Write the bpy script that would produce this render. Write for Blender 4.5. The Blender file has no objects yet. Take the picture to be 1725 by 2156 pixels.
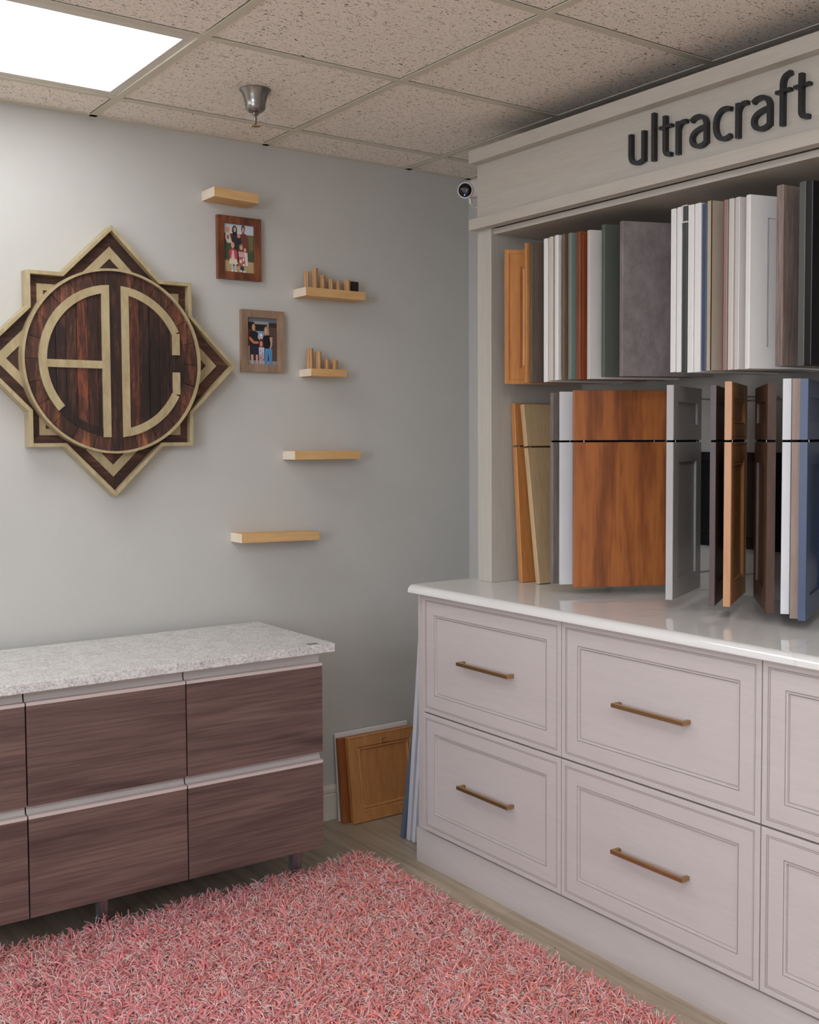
import bpy, math, random
import numpy as np
from mathutils import Matrix, Vector

random.seed(7)
SC = bpy.context.scene
COL = SC.collection

def lin(r, g, b):
    f = lambda v: (v/255)/12.92 if v/255 <= .04045 else ((v/255+.055)/1.055)**2.4
    return (f(r), f(g), f(b))

# ------------------------------------------------------------------ camera
ZC = 1.406
F_PX, YAW, PITCH, ROLL = 2319.25, math.radians(35.4534), math.radians(-2.7856), math.radians(-.2930)
cd = bpy.data.cameras.new('camera'); cam = bpy.data.objects.new('camera', cd); COL.objects.link(cam)
cd.sensor_fit = 'HORIZONTAL'; cd.sensor_width = 36; cd.lens = F_PX/1725*36
cd.shift_y = -(1078-1036.91)/1725; cd.clip_start = .05; cd.clip_end = 50
fw = Vector((math.sin(YAW)*math.cos(PITCH), math.cos(YAW)*math.cos(PITCH), math.sin(PITCH)))
r0 = Vector((math.cos(YAW), -math.sin(YAW), 0)); u0 = r0.cross(fw)
rr = math.cos(ROLL)*r0+math.sin(ROLL)*u0; uu = -math.sin(ROLL)*r0+math.cos(ROLL)*u0
cam.matrix_world = Matrix(((rr.x, uu.x, -fw.x, 0), (rr.y, uu.y, -fw.y, 0), (rr.z, uu.z, -fw.z, ZC), (0, 0, 0, 1)))
SC.camera = cam

# ------------------------------------------------------------------ world, light levels, exposure
W = bpy.data.worlds.new('world'); SC.world = W; W.use_nodes = True
W.node_tree.nodes['Background'].inputs[0].default_value = (*lin(196, 212, 240), 1)
W.node_tree.nodes['Background'].inputs[1].default_value = 1.0
LAMP_NEAR = 7.1        # the troffer in view
LAMP_REST = 15.5        # the troffers further down the room
SIDE_FILL = 165          # added area lamp, cool fill from the left
vs = SC.view_settings
SC.display_settings.display_device = 'sRGB'
vs.view_transform = 'Standard'; vs.look = 'None'; vs.gamma = 1; vs.use_curve_mapping = False
vs.exposure = -0.32
SC.cycles.use_denoising = True
SC.cycles.max_bounces = 8; SC.cycles.diffuse_bounces = 5; SC.cycles.glossy_bounces = 4
SC.cycles.caustics_reflective = False; SC.cycles.caustics_refractive = False
SC.cycles.sample_clamp_indirect = 6

ld = bpy.data.lights.new('cool_side_fill', 'AREA'); ld.shape = 'RECTANGLE'; ld.size = 2.6; ld.size_y = 1.7  # added lamp outside the left wall, tilted to bounce off the floor
ld.energy = SIDE_FILL; ld.color = (.80, .87, 1.0)
lo = bpy.data.objects.new('cool_side_fill', ld); COL.objects.link(lo)
lo.location = (-2.75, -.2, 1.6); lo.rotation_euler = (0, -math.pi/2+math.radians(38), 0)

# ------------------------------------------------------------------ materials
MATS = {}
def new_mat(name):
    m = bpy.data.materials.new(name); m.use_nodes = True
    nt = m.node_tree; b = nt.nodes['Principled BSDF']
    MATS[name] = m
    return m, nt, b
def N(nt, t, **kw):
    n = nt.nodes.new(t)
    for k, v in kw.items(): setattr(n, k, v)
    return n
def ramp(nt, stops, interp='LINEAR'):
    r = N(nt, 'ShaderNodeValToRGB'); r.color_ramp.interpolation = interp
    e = r.color_ramp.elements
    while len(e) < len(stops): e.new(.5)
    for i, (p, c) in enumerate(stops):
        e[i].position = p; e[i].color = (*c, 1) if len(c) == 3 else c
    return r
def coords(nt, scale=(1, 1, 1), rot=(0, 0, 0), rnd=True):
    tc = N(nt, 'ShaderNodeTexCoord'); mp = N(nt, 'ShaderNodeMapping')
    mp.inputs['Scale'].default_value = scale; mp.inputs['Rotation'].default_value = rot
    if rnd:
        oi = N(nt, 'ShaderNodeObjectInfo'); ml = N(nt, 'ShaderNodeMath', operation='MULTIPLY'); ml.inputs[1].default_value = 17.3
        ad = N(nt, 'ShaderNodeVectorMath', operation='ADD')
        nt.links.new(oi.outputs['Random'], ml.inputs[0]); nt.links.new(ml.outputs[0], ad.inputs[1])
        nt.links.new(tc.outputs['Object'], ad.inputs[0]); nt.links.new(ad.outputs[0], mp.inputs[0])
    else:
        nt.links.new(tc.outputs['Object'], mp.inputs[0])
    return mp
def paint(name, rgb, rough=.45, spec=.5, var=.03, bump=0., bscale=300, metal=0., coat=0.):
    m, nt, b = new_mat(name); c = lin(*rgb)
    mp = coords(nt); n = N(nt, 'ShaderNodeTexNoise'); n.inputs['Scale'].default_value = 9; n.inputs['Detail'].default_value = 4
    nt.links.new(mp.outputs[0], n.inputs[0])
    r = ramp(nt, [(.3, tuple(v*(1-var) for v in c)), (.7, tuple(min(1, v*(1+var)) for v in c))])
    nt.links.new(n.outputs[0], r.inputs[0]); nt.links.new(r.outputs[0], b.inputs['Base Color'])
    b.inputs['Roughness'].default_value = rough; b.inputs['Specular IOR Level'].default_value = spec
    b.inputs['Metallic'].default_value = metal; b.inputs['Coat Weight'].default_value = coat
    if bump:
        n2 = N(nt, 'ShaderNodeTexNoise'); n2.inputs['Scale'].default_value = bscale; n2.inputs['Detail'].default_value = 2
        bp = N(nt, 'ShaderNodeBump'); bp.inputs['Strength'].default_value = bump; bp.inputs['Distance'].default_value = .002
        nt.links.new(mp.outputs[0], n2.inputs[0]); nt.links.new(n2.outputs[0], bp.inputs['Height']); nt.links.new(bp.outputs[0], b.inputs['Normal'])
    return m
def wood(name, light, dark, grain='Z', fine=60, broad=7, mix=.5, rough=.45, bump=.15, stretch=14, mid=None, coat=0., vcol=False, warp=0.):
    """procedural timber: broad figure + fine pores, both drawn out along the grain axis"""
    m, nt, b = new_mat(name)
    s = {'X': (1/stretch, 1, 1), 'Y': (1, 1/stretch, 1), 'Z': (1, 1, 1/stretch)}[grain]
    mp = coords(nt, s)
    src = mp.outputs[0]
    if warp:
        nw = N(nt, 'ShaderNodeTexNoise'); nw.inputs['Scale'].default_value = 3.2; nw.inputs['Detail'].default_value = 1
        vm = N(nt, 'ShaderNodeVectorMath', operation='MULTIPLY_ADD'); vm.inputs[1].default_value = (warp,)*3
        nt.links.new(mp.outputs[0], nw.inputs[0]); nt.links.new(nw.outputs['Color'], vm.inputs[0]); nt.links.new(mp.outputs[0], vm.inputs[2])
        src = vm.outputs[0]
    n1 = N(nt, 'ShaderNodeTexNoise'); n1.inputs['Scale'].default_value = broad; n1.inputs['Detail'].default_value = 5; n1.inputs['Roughness'].default_value = .6
    n1.inputs['Distortion'].default_value = .6
    n2 = N(nt, 'ShaderNodeTexNoise'); n2.inputs['Scale'].default_value = fine; n2.inputs['Detail'].default_value = 3; n2.inputs['Roughness'].default_value = .7
    nt.links.new(src, n1.inputs[0]); nt.links.new(src, n2.inputs[0])
    mx = N(nt, 'ShaderNodeMix', data_type='FLOAT'); mx.inputs[0].default_value = mix
    nt.links.new(n1.outputs[0], mx.inputs[2]); nt.links.new(n2.outputs[0], mx.inputs[3])
    L, D = lin(*light), lin(*dark); M = lin(*mid) if mid else tuple((a+c)/2 for a, c in zip(L, D))
    r = ramp(nt, [(.33, D), (.5, M), (.66, L)])
    nt.links.new(mx.outputs[0], r.inputs[0])
    out = r.outputs[0]
    if vcol:
        at = N(nt, 'ShaderNodeVertexColor'); at.layer_name = 'Col'
        ml = N(nt, 'ShaderNodeMix', data_type='RGBA', blend_type='MULTIPLY'); ml.inputs[0].default_value = 1
        nt.links.new(out, ml.inputs[6]); nt.links.new(at.outputs[0], ml.inputs[7]); out = ml.outputs[2]
    nt.links.new(out, b.inputs['Base Color'])
    b.inputs['Roughness'].default_value = rough; b.inputs['Coat Weight'].default_value = coat
    if bump:
        bp = N(nt, 'ShaderNodeBump'); bp.inputs['Strength'].default_value = bump; bp.inputs['Distance'].default_value = .002
        nt.links.new(mx.outputs[0], bp.inputs['Height']); nt.links.new(bp.outputs[0], b.inputs['Normal'])
    return m
def vcol_mat(name, rough=.5, spec=.3, sheen=0.):
    m, nt, b = new_mat(name); at = N(nt, 'ShaderNodeVertexColor'); at.layer_name = 'Col'
    nt.links.new(at.outputs[0], b.inputs['Base Color']); b.inputs['Roughness'].default_value = rough
    b.inputs['Specular IOR Level'].default_value = spec; b.inputs['Sheen Weight'].default_value = sheen
    return m

M_WALL = paint('wall_paint', (197, 196, 191), .75, .3, .012, .25, 260)
M_TRIM = paint('trim_paint', (220, 214, 204), .45, .4, .01)
M_TEE = paint('ceiling_grid_paint', (214, 207, 190), .5, .3, .02)
M_VOID = paint('dark_void', (10, 9, 8), .9, .1, .0)
M_CAB = wood('pale_cabinet_finish', (200, 191, 189), (193, 184, 181), 'Y', 110, 14, .6, .42, .02, 14)
M_CABH = wood('pale_hutch_finish', (196, 189, 178), (181, 174, 163), 'Y', 90, 10, .5, .45, .04, 10)
M_CABV = wood('pale_upright_finish', (196, 191, 181), (183, 178, 168), 'Z', 90, 10, .5, .45, .04, 10)
M_GLAZE = paint('cabinet_glaze', (166, 154, 149), .5, .3, .05)
M_BRASS = paint('brushed_bronze', (176, 141, 98), .33, .5, .06, metal=.85)
M_CHROME = paint('chrome', (205, 205, 210), .1, .5, .0, metal=1)
M_LEG = paint('brushed_leg_metal', (200, 200, 206), .2, .5, .0, metal=.9)
M_STEEL = paint('steel', (150, 146, 142), .3, .5, .05, metal=1)
M_ALU = paint('satin_aluminium', (190, 184, 182), .35, .5, .02, metal=.35)
M_ALU2 = paint('aluminium_edge_strip', (205, 190, 186), .4, .5, .02, metal=.1)
M_CARC = paint('carcass_grey', (150, 148, 145), .5, .4, .02)
M_DESK = None
def desk_laminate():
    m, nt, b = new_mat('brown_textured_laminate')
    def noise(sc, scale, detail, warp=0, rough=.6):
        mp = coords(nt, scale); src = mp.outputs[0]
        if warp:
            nw = N(nt, 'ShaderNodeTexNoise'); nw.inputs['Scale'].default_value = 2.2; nw.inputs['Detail'].default_value = 1
            vm = N(nt, 'ShaderNodeVectorMath', operation='MULTIPLY_ADD'); vm.inputs[1].default_value = (warp,)*3
            nt.links.new(mp.outputs[0], nw.inputs[0]); nt.links.new(nw.outputs['Color'], vm.inputs[0]); nt.links.new(mp.outputs[0], vm.inputs[2]); src = vm.outputs[0]
        n = N(nt, 'ShaderNodeTexNoise'); n.inputs['Scale'].default_value = sc; n.inputs['Detail'].default_value = detail; n.inputs['Roughness'].default_value = rough
        nt.links.new(src, n.inputs[0]); return n.outputs[0]
    big = noise(11, (.11, 1, 1), 3, .35); fine = noise(150, (.022, 1, 1), 2)
    r1 = ramp(nt, [(.28, lin(62, 46, 44)), (.42, lin(97, 75, 70)), (.64, lin(114, 90, 83))]); nt.links.new(big, r1.inputs[0])
    r2 = ramp(nt, [(.36, (.74, .72, .72)), (.52, (1, 1, 1)), (.68, (1.18, 1.16, 1.16))]); nt.links.new(fine, r2.inputs[0])
    ml = N(nt, 'ShaderNodeMix', data_type='RGBA', blend_type='MULTIPLY'); ml.inputs[0].default_value = 1
    nt.links.new(r1.outputs[0], ml.inputs[6]); nt.links.new(r2.outputs[0], ml.inputs[7]); nt.links.new(ml.outputs[2], b.inputs['Base Color'])
    b.inputs['Roughness'].default_value = .5
    bp = N(nt, 'ShaderNodeBump'); bp.inputs['Strength'].default_value = .3; bp.inputs['Distance'].default_value = .001
    nt.links.new(fine, bp.inputs['Height']); nt.links.new(bp.outputs[0], b.inputs['Normal']); return m
M_DESK = desk_laminate()
M_BLACKP = paint('black_letter_acrylic', (26, 27, 30), .4, .5, .05)
M_BLKDOOR = paint('black_lacquer', (9, 9, 11), .35, .5, .05)
M_BACK = paint('hutch_back_panel', (172, 169, 162), .6, .3, .02)
M_PINE = wood('pine_block', (226, 186, 132), (202, 156, 98), 'X', 70, 14, .5, .55, .1, 9)
M_ENDG = wood('pine_end_grain', (240, 226, 208), (226, 206, 182), 'Z', 50, 20, .5, .6, .1, 2)
M_PEG = wood('oak_peg', (214, 168, 116), (168, 120, 76), 'Z', 120, 30, .5, .55, .1, 9)
M_PEGD = wood('dark_peg', (50, 36, 34), (30, 22, 22), 'Z', 120, 30, .5, .5, .1, 9)
M_GOLD = wood('gold_painted_wood', (190, 174, 138), (160, 142, 106), 'Z', 60, 16, .5, .38, .3, 3)
M_BURN = wood('charred_wood', (128, 84, 62), (38, 27, 25), 'Z', 120, 26, .5, .55, .6, 7, mid=(64, 43, 36), vcol=True)
M_BURNX = wood('stained_star_wood', (118, 76, 56), (42, 27, 24), 'X', 100, 20, .5, .55, .5, 7, mid=(72, 45, 36), vcol=True)
M_FR1 = wood('walnut_frame', (150, 88, 54), (60, 32, 22), 'Z', 50, 12, .4, .4, .15, 5, mid=(104, 58, 38))
M_FR2 = wood('weathered_frame', (166, 138, 114), (120, 94, 74), 'Z', 80, 20, .5, .55, .15, 9)
M_PRINT = vcol_mat('photo_print', .22, .5)
M_WHITE = paint('white_lacquer', (234, 232, 230), .35, .5, .01)
M_OFFW = paint('off_white_lacquer', (212, 205, 196), .4, .5, .01)
M_PLAST = paint('white_plastic', (222, 214, 210), .35, .5, .0)
M_BLKGL = paint('black_gloss', (8, 8, 14), .16, .5, .0)
M_RUGB = paint('rug_backing', (120, 60, 62), .9, .1, .1)
M_STICK = paint('grey_sticker', (118, 120, 116), .5, .4, .02)

def ceiling_tile_mat():
    m, nt, b = new_mat('fissured_ceiling_tile'); mp = coords(nt, rnd=False)
    def flecks(scale, dist, lo, hi, sx, rot):
        mm = coords(nt, (sx, 1, 1), (0, 0, rot), False)
        n = N(nt, 'ShaderNodeTexNoise'); n.inputs['Scale'].default_value = scale; n.inputs['Detail'].default_value = 1.5
        n.inputs['Distortion'].default_value = dist
        nt.links.new(mm.outputs[0], n.inputs[0])
        r = ramp(nt, [(lo, (0, 0, 0)), (hi, (1, 1, 1))]); nt.links.new(n.outputs[0], r.inputs[0]); return r.outputs[0]
    a = flecks(190, 1.2, .655, .685, .45, .4); c = flecks(190, 1.2, .655, .685, .45, 2.0); d = flecks(400, .3, .57, .68, 1, 0)
    mx1 = N(nt, 'ShaderNodeMath', operation='MAXIMUM'); mx2 = N(nt, 'ShaderNodeMath', operation='MAXIMUM')
    nt.links.new(a, mx1.inputs[0]); nt.links.new(c, mx1.inputs[1]); nt.links.new(mx1.outputs[0], mx2.inputs[0])
    sc = N(nt, 'ShaderNodeMath', operation='MULTIPLY'); sc.inputs[1].default_value = .32
    nt.links.new(d, sc.inputs[0]); nt.links.new(sc.outputs[0], mx2.inputs[1])
    n = N(nt, 'ShaderNodeTexNoise'); n.inputs['Scale'].default_value = 240; nt.links.new(mp.outputs[0], n.inputs[0])
    r = ramp(nt, [(.3, lin(246, 235, 224)), (.7, lin(255, 247, 237))]); nt.links.new(n.outputs[0], r.inputs[0])
    mix = N(nt, 'ShaderNodeMix', data_type='RGBA'); mix.inputs[7].default_value = (*lin(96, 76, 64), 1)
    nt.links.new(mx2.outputs[0], mix.inputs[0]); nt.links.new(r.outputs[0], mix.inputs[6]); nt.links.new(mix.outputs[2], b.inputs['Base Color'])
    b.inputs['Roughness'].default_value = .9; b.inputs['Specular IOR Level'].default_value = .1
    inv = N(nt, 'ShaderNodeMath', operation='SUBTRACT'); inv.inputs[0].default_value = 1; nt.links.new(mx2.outputs[0], inv.inputs[1])
    bp = N(nt, 'ShaderNodeBump'); bp.inputs['Strength'].default_value = .4; bp.inputs['Distance'].default_value = .002
    nt.links.new(inv.outputs[0], bp.inputs['Height']); nt.links.new(bp.outputs[0], b.inputs['Normal'])
    return m
M_TILE = ceiling_tile_mat()

def floor_mat():
    m, nt, b = new_mat('vinyl_plank'); tc = N(nt, 'ShaderNodeTexCoord')
    mp = N(nt, 'ShaderNodeMapping'); mp.inputs['Rotation'].default_value = (0, 0, math.pi/2)
    nt.links.new(tc.outputs['Object'], mp.inputs[0])
    br = N(nt, 'ShaderNodeTexBrick'); br.inputs['Scale'].default_value = 1; br.inputs['Brick Width'].default_value = 1.22
    br.inputs['Row Height'].default_value = .18; br.inputs['Mortar Size'].default_value = .0009; br.offset = .37
    br.inputs['Color1'].default_value = (1, 1, 1, 1); br.inputs['Color2'].default_value = (.74, .74, .74, 1); br.inputs['Mortar'].default_value = (.45, .45, .45, 1)
    nt.links.new(mp.outputs[0], br.inputs[0])
    m2 = N(nt, 'ShaderNodeMapping'); m2.inputs['Scale'].default_value = (1, .06, 1); nt.links.new(tc.outputs['Object'], m2.inputs[0])
    n = N(nt, 'ShaderNodeTexNoise'); n.inputs['Scale'].default_value = 38; n.inputs['Detail'].default_value = 6; n.inputs['Roughness'].default_value = .65
    nt.links.new(m2.outputs[0], n.inputs[0])
    r = ramp(nt, [(.3, lin(146, 131, 112)), (.5, lin(172, 157, 137)), (.7, lin(190, 176, 157))]); nt.links.new(n.outputs[0], r.inputs[0])
    ml = N(nt, 'ShaderNodeMix', data_type='RGBA', blend_type='MULTIPLY'); ml.inputs[0].default_value = .8
    nt.links.new(r.outputs[0], ml.inputs[6]); nt.links.new(br.outputs[0], ml.inputs[7]); nt.links.new(ml.outputs[2], b.inputs['Base Color'])
    b.inputs['Roughness'].default_value = .42
    return m
M_FLOOR = floor_mat()

def quartz(name, base, vein, rough, sc=8, thin=.012, speck=False):
    m, nt, b = new_mat(name); mp = coords(nt, rnd=False)
    n = N(nt, 'ShaderNodeTexNoise'); n.inputs['Scale'].default_value = sc; n.inputs['Detail'].default_value = 5; n.inputs['Distortion'].default_value = .8
    nt.links.new(mp.outputs[0], n.inputs[0])
    B, V = lin(*base), lin(*vein)
    if speck:
        n2 = N(nt, 'ShaderNodeTexNoise'); n2.inputs['Scale'].default_value = 140; n2.inputs['Detail'].default_value = 3; n2.inputs['Distortion'].default_value = 1.2
        nt.links.new(mp.outputs[0], n2.inputs[0])
        r = ramp(nt, [(.33, V), (.45, tuple(.6*a+.4*c for a, c in zip(B, V))), (.54, B), (.75, tuple(min(1, a*1.06) for a in B))]); nt.links.new(n2.outputs[0], r.inputs[0])
        r2 = ramp(nt, [(.35, (.86, .85, .86)), (.6, (1, 1, 1))]); nt.links.new(n.outputs[0], r2.inputs[0])
        ml = N(nt, 'ShaderNodeMix', data_type='RGBA', blend_type='MULTIPLY'); ml.inputs[0].default_value = 1
        nt.links.new(r.outputs[0], ml.inputs[6]); nt.links.new(r2.outputs[0], ml.inputs[7]); nt.links.new(ml.outputs[2], b.inputs['Base Color'])
    else:
        n.inputs['Scale'].default_value = 2.2
        r = ramp(nt, [(.5-thin*2, B), (.5, V), (.5+thin, B)]); nt.links.new(n.outputs[0], r.inputs[0])
        nt.links.new(r.outputs[0], b.inputs['Base Color'])
    b.inputs['Roughness'].default_value = rough
    return m
M_QW = quartz('white_quartz', (224, 223, 221), (214, 213, 210), .035, thin=.006)
M_QW.node_tree.nodes['Principled BSDF'].inputs['Specular IOR Level'].default_value = .75
M_QG = quartz('mottled_granite', (224, 223, 220), (172, 170, 172), .35, 22, speck=True)

def emit(name, rgb, strength):
    m, nt, b = new_mat(name); b.inputs['Base Color'].default_value = (*lin(*rgb), 1)
    b.inputs['Emission Color'].default_value = (*lin(*rgb), 1); b.inputs['Emission Strength'].default_value = strength
    return m
def diffuser(name, strength):
    m, nt, b = new_mat(name); mp = coords(nt, rnd=False)
    ch = N(nt, 'ShaderNodeTexChecker'); ch.inputs['Scale'].default_value = 190; nt.links.new(mp.outputs[0], ch.inputs[0])
    r = ramp(nt, [(0, (.93, .95, 1)), (1, (1, 1, 1))]); nt.links.new(ch.outputs['Fac'], r.inputs[0])
    nt.links.new(r.outputs[0], b.inputs['Emission Color']); b.inputs['Emission Strength'].default_value = strength
    b.inputs['Base Color'].default_value = (.8, .8, .8, 1)
    return m
M_DIF1 = diffuser('lit_prismatic_diffuser', LAMP_NEAR)
M_DIF2 = diffuser('lit_diffuser', LAMP_REST)
M_LED = emit('blue_status_led', (60, 90, 255), 14)

# ------------------------------------------------------------------ mesh builder
class MB:
    def __init__(s, M=None): s.v, s.f, s.mi, s.col, s.mats = [], [], [], [], []; s.M = M or Matrix.Identity(4); s.anycol = False
    def m(s, mat):
        if mat not in s.mats: s.mats.append(mat)
        return s.mats.index(mat)
    def add(s, verts, faces, mat, col=None, M=None):
        T = s.M @ M if M is not None else s.M
        o = len(s.v); s.v += [tuple(T @ Vector(p)) for p in verts]
        k = s.m(mat); c = col or (1, 1, 1)
        if col: s.anycol = True
        for f in faces: s.f.append(tuple(i+o for i in f)); s.mi.append(k); s.col.append(c)
    def box(s, x0, x1, y0, y1, z0, z1, mat, col=None, M=None):
        s.add([(x0, y0, z0), (x1, y0, z0), (x1, y1, z0), (x0, y1, z0), (x0, y0, z1), (x1, y0, z1), (x1, y1, z1), (x0, y1, z1)],
              [(0, 3, 2, 1), (4, 5, 6, 7), (0, 1, 5, 4), (1, 2, 6, 5), (2, 3, 7, 6), (3, 0, 4, 7)], mat, col, M)
    def prism(s, poly, d0, d1, mat, plane='XZ', col=None, M=None):
        """poly: 2D outline (counter-clockwise) extruded along the remaining axis from d0 to d1"""
        n = len(poly)
        P = {'XZ': lambda a, b, d: (a, d, b), 'XY': lambda a, b, d: (a, b, d), 'YZ': lambda a, b, d: (d, a, b)}[plane]
        vs_ = [P(a, b, d0) for a, b in poly]+[P(a, b, d1) for a, b in poly]
        fs = [tuple(range(n)), tuple(range(2*n-1, n-1, -1))]+[(i+n, (i+1) % n+n, (i+1) % n, i) for i in range(n)]
        s.add(vs_, fs, mat, col, M)
    def lathe(s, prof, mat, seg=32, M=None, col=None):
        vs_, fs = [], []
        for r, z in prof:
            for k in range(seg): a = 2*math.pi*k/seg; vs_.append((r*math.cos(a), r*math.sin(a), z))
        for i in range(len(prof)-1):
            for k in range(seg): a, b = i*seg+k, i*seg+(k+1) % seg; fs.append((a, b, b+seg, a+seg))
        fs.append(tuple(range(seg-1, -1, -1))); fs.append(tuple((len(prof)-1)*seg+k for k in range(seg)))
        s.add(vs_, fs, mat, col, M)
    def tube(s, pts, r, mat, seg=8, col=None, M=None):
        pts = [Vector(p) for p in pts]; vs_, fs = [], []
        up = Vector((.13, .27, .95))
        for i, p in enumerate(pts):
            t = (pts[min(i+1, len(pts)-1)]-pts[max(i-1, 0)]).normalized()
            a = t.cross(up).normalized(); b = t.cross(a)
            rr_ = r[i] if isinstance(r, (list, tuple)) else r
            for k in range(seg): th = 2*math.pi*k/seg; vs_.append(tuple(p+rr_*(math.cos(th)*a+math.sin(th)*b)))
        for i in range(len(pts)-1):
            for k in range(seg): a, b = i*seg+k, i*seg+(k+1) % seg; fs.append((a, b, b+seg, a+seg))
        fs.append(tuple(range(seg))); fs.append(tuple((len(pts)-1)*seg+k for k in range(seg-1, -1, -1)))
        s.add(vs_, fs, mat, col, M)
    def stroke(s, pts, w, d0, d1, mat, M=None, closed=False):
        """flat lettering stroke of width w along a 2D path (local x, z), extruded in y from d0 to d1"""
        n = len(pts); L, R = [], []
        for i, p in enumerate(pts):
            a = Vector(pts[i-1]) if (i or closed) else None; c = Vector(pts[(i+1) % n]) if (i < n-1 or closed) else None
            p = Vector(p)
            t1 = (p-a).normalized() if a is not None else (c-p).normalized()
            t2 = (c-p).normalized() if c is not None else t1
            t = (t1+t2).normalized(); nn = Vector((-t.y, t.x)); k = 1/max(.6, abs(t.dot(t1)))
            ww = w[i] if isinstance(w, (list, tuple)) else w
            L.append(p+nn*ww/2*k); R.append(p-nn*ww/2*k)
        m_ = n if closed else n-1
        for i in range(m_):
            j = (i+1) % n
            q = [R[i], R[j], L[j], L[i]]
            vs_ = [(a.x, d0, a.y) for a in q]+[(a.x, d1, a.y) for a in q]
            fs = [(0, 1, 2, 3), (7, 6, 5, 4), (4, 5, 1, 0), (6, 7, 3, 2)]
            if not closed and i == 0: fs.append((7, 4, 0, 3))
            if not closed and i == m_-1: fs.append((5, 6, 2, 1))
            s.add(vs_, fs, mat, None, M)
    def panel(s, w, h, t, steps, mat, glaze=None, gl=(), M=None, x0=0, z0=0):
        """framed door or drawer front: local x 0..w, z 0..h, face at y=0 looking to -y; steps = (inset, depth) rings"""
        rings = [(0, t), (0, .0012), (.0012, 0)]+list(steps)
        vs_ = []
        for ins, d in rings: vs_ += [(x0+ins, d, z0+ins), (x0+w-ins, d, z0+ins), (x0+w-ins, d, z0+h-ins), (x0+ins, d, z0+h-ins)]
        for i in range(len(rings)-1):
            fs = [(4*i+k, 4*i+(k+1) % 4, 4*i+4+(k+1) % 4, 4*i+4+k) for k in range(4)]
            s.add(vs_, fs, glaze if (i-3) in gl else mat, None, M) if False else s._part(vs_, fs, glaze if (glaze and i-2 in gl) else mat, M)
        q = 4*(len(rings)-1)
        s._part(vs_, [(q, q+1, q+2, q+3)], mat, M); s._part(vs_, [(3, 2, 1, 0)], mat, M)
    def _part(s, vs_, fs, mat, M):
        idx = sorted({i for f in fs for i in f}); mp = {j: k for k, j in enumerate(idx)}
        s.add([vs_[i] for i in idx], [tuple(mp[i] for i in f) for f in fs], mat, None, M)
    def build(s, name, parent=None, smooth=False, bevel=0, merge=False):
        me = bpy.data.meshes.new(name); off = Vector(parent.location) if parent and parent.type == 'EMPTY' else Vector((0, 0, 0))
        if parent and parent.type != 'EMPTY': off = Vector(parent['org'])
        me.from_pydata([tuple(Vector(p)-off) for p in s.v], [], s.f)
        for m_ in s.mats: me.materials.append(m_)
        me.polygons.foreach_set('material_index', s.mi)
        if s.anycol:
            a = me.color_attributes.new('Col', 'FLOAT_COLOR', 'CORNER'); arr = []
            for f, c in zip(s.f, s.col): arr += [c[0], c[1], c[2], 1]*len(f)
            a.data.foreach_set('color', arr)
        if smooth: me.shade_smooth()
        me.update()
        o = bpy.data.objects.new(name, me); COL.objects.link(o)
        if parent:
            o.parent = parent; o['org'] = list(off)
        if merge or bevel:
            w_ = o.modifiers.new('weld', 'WELD'); w_.merge_threshold = .00005
        if bevel:
            b_ = o.modifiers.new('bevel', 'BEVEL'); b_.width = bevel; b_.segments = 2; b_.limit_method = 'ANGLE'; b_.angle_limit = .7
        if smooth == 'auto' or smooth:
            try: me.set_sharp_from_angle(angle=math.radians(38))
            except Exception: pass
        return o

def tag(o, label=None, cat=None, group=None, kind=None):
    if label: o['label'] = label
    if cat: o['category'] = cat
    if group: o['group'] = group
    if kind: o['kind'] = kind
    return o
def thing(name, loc, label, cat, group=None):
    # every Empty made here is a countable thing; its meshes are its parts
    o = bpy.data.objects.new(name, None); COL.objects.link(o); o.location = loc; o.empty_display_size = .05; o['kind'] = 'thing'
    return tag(o, label, cat, group)
def frame_M(origin, xd, yd=None):
    """matrix with local x along xd (horizontal), z up, y = z cross x"""
    x = Vector((xd[0], xd[1], 0)).normalized(); z = Vector((0, 0, 1)); y = z.cross(x)
    return Matrix(((x.x, y.x, 0, origin[0]), (x.y, y.y, 0, origin[1]), (0, 0, 1, origin[2]), (0, 0, 0, 1)))

# ------------------------------------------------------------------ room shell
XL, XR, YF, YB, HC = -2.6, 2.752, -3.2, 3.452, 2.426
def struct(name, mb, **k): return tag(mb.build(name, **k), kind='structure')
b = MB(); b.box(XL-.2, XR+.15, YF-.15, YB+.15, -.1, 0, M_FLOOR); struct('floor', b)
b = MB(); b.box(XL-.2, XR+.15, YB, YB+.12, 0, HC+.25, M_WALL); struct('wall_back', b)
b = MB(); b.box(XR, XR+.12, YF, YB, 0, HC+.25, M_WALL); struct('wall_right', b)
b = MB(); b.box(XL-.2, XR+.15, YF-.12, YF, 0, HC+.25, M_WALL); struct('wall_front', b)
b = MB()   # left wall, with an opening added for the fill lamp
b.box(XL-.12, XL, YF, -1.5, 0, HC+.25, M_WALL); b.box(XL-.12, XL, 1.1, YB, 0, HC+.25, M_WALL)
b.box(XL-.12, XL, -1.5, 1.1, 0, .3, M_WALL); b.box(XL-.12, XL, -1.5, 1.1, 2.0, HC+.25, M_WALL); struct('wall_left', b)
b = MB()
for y0, y1 in ((-1.5, -1.44), (-.23, -.17), (1.04, 1.1)): b.box(XL-.09, XL-.03, y0, y1, .3, 2.0, M_TRIM)
for z0, z1 in ((.3, .36), (1.94, 2.0)): b.box(XL-.09, XL-.03, -1.44, 1.04, z0, z1, M_TRIM)
struct('added_window', b)  # unseen window frame, added around the opening of the fill lamp

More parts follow.
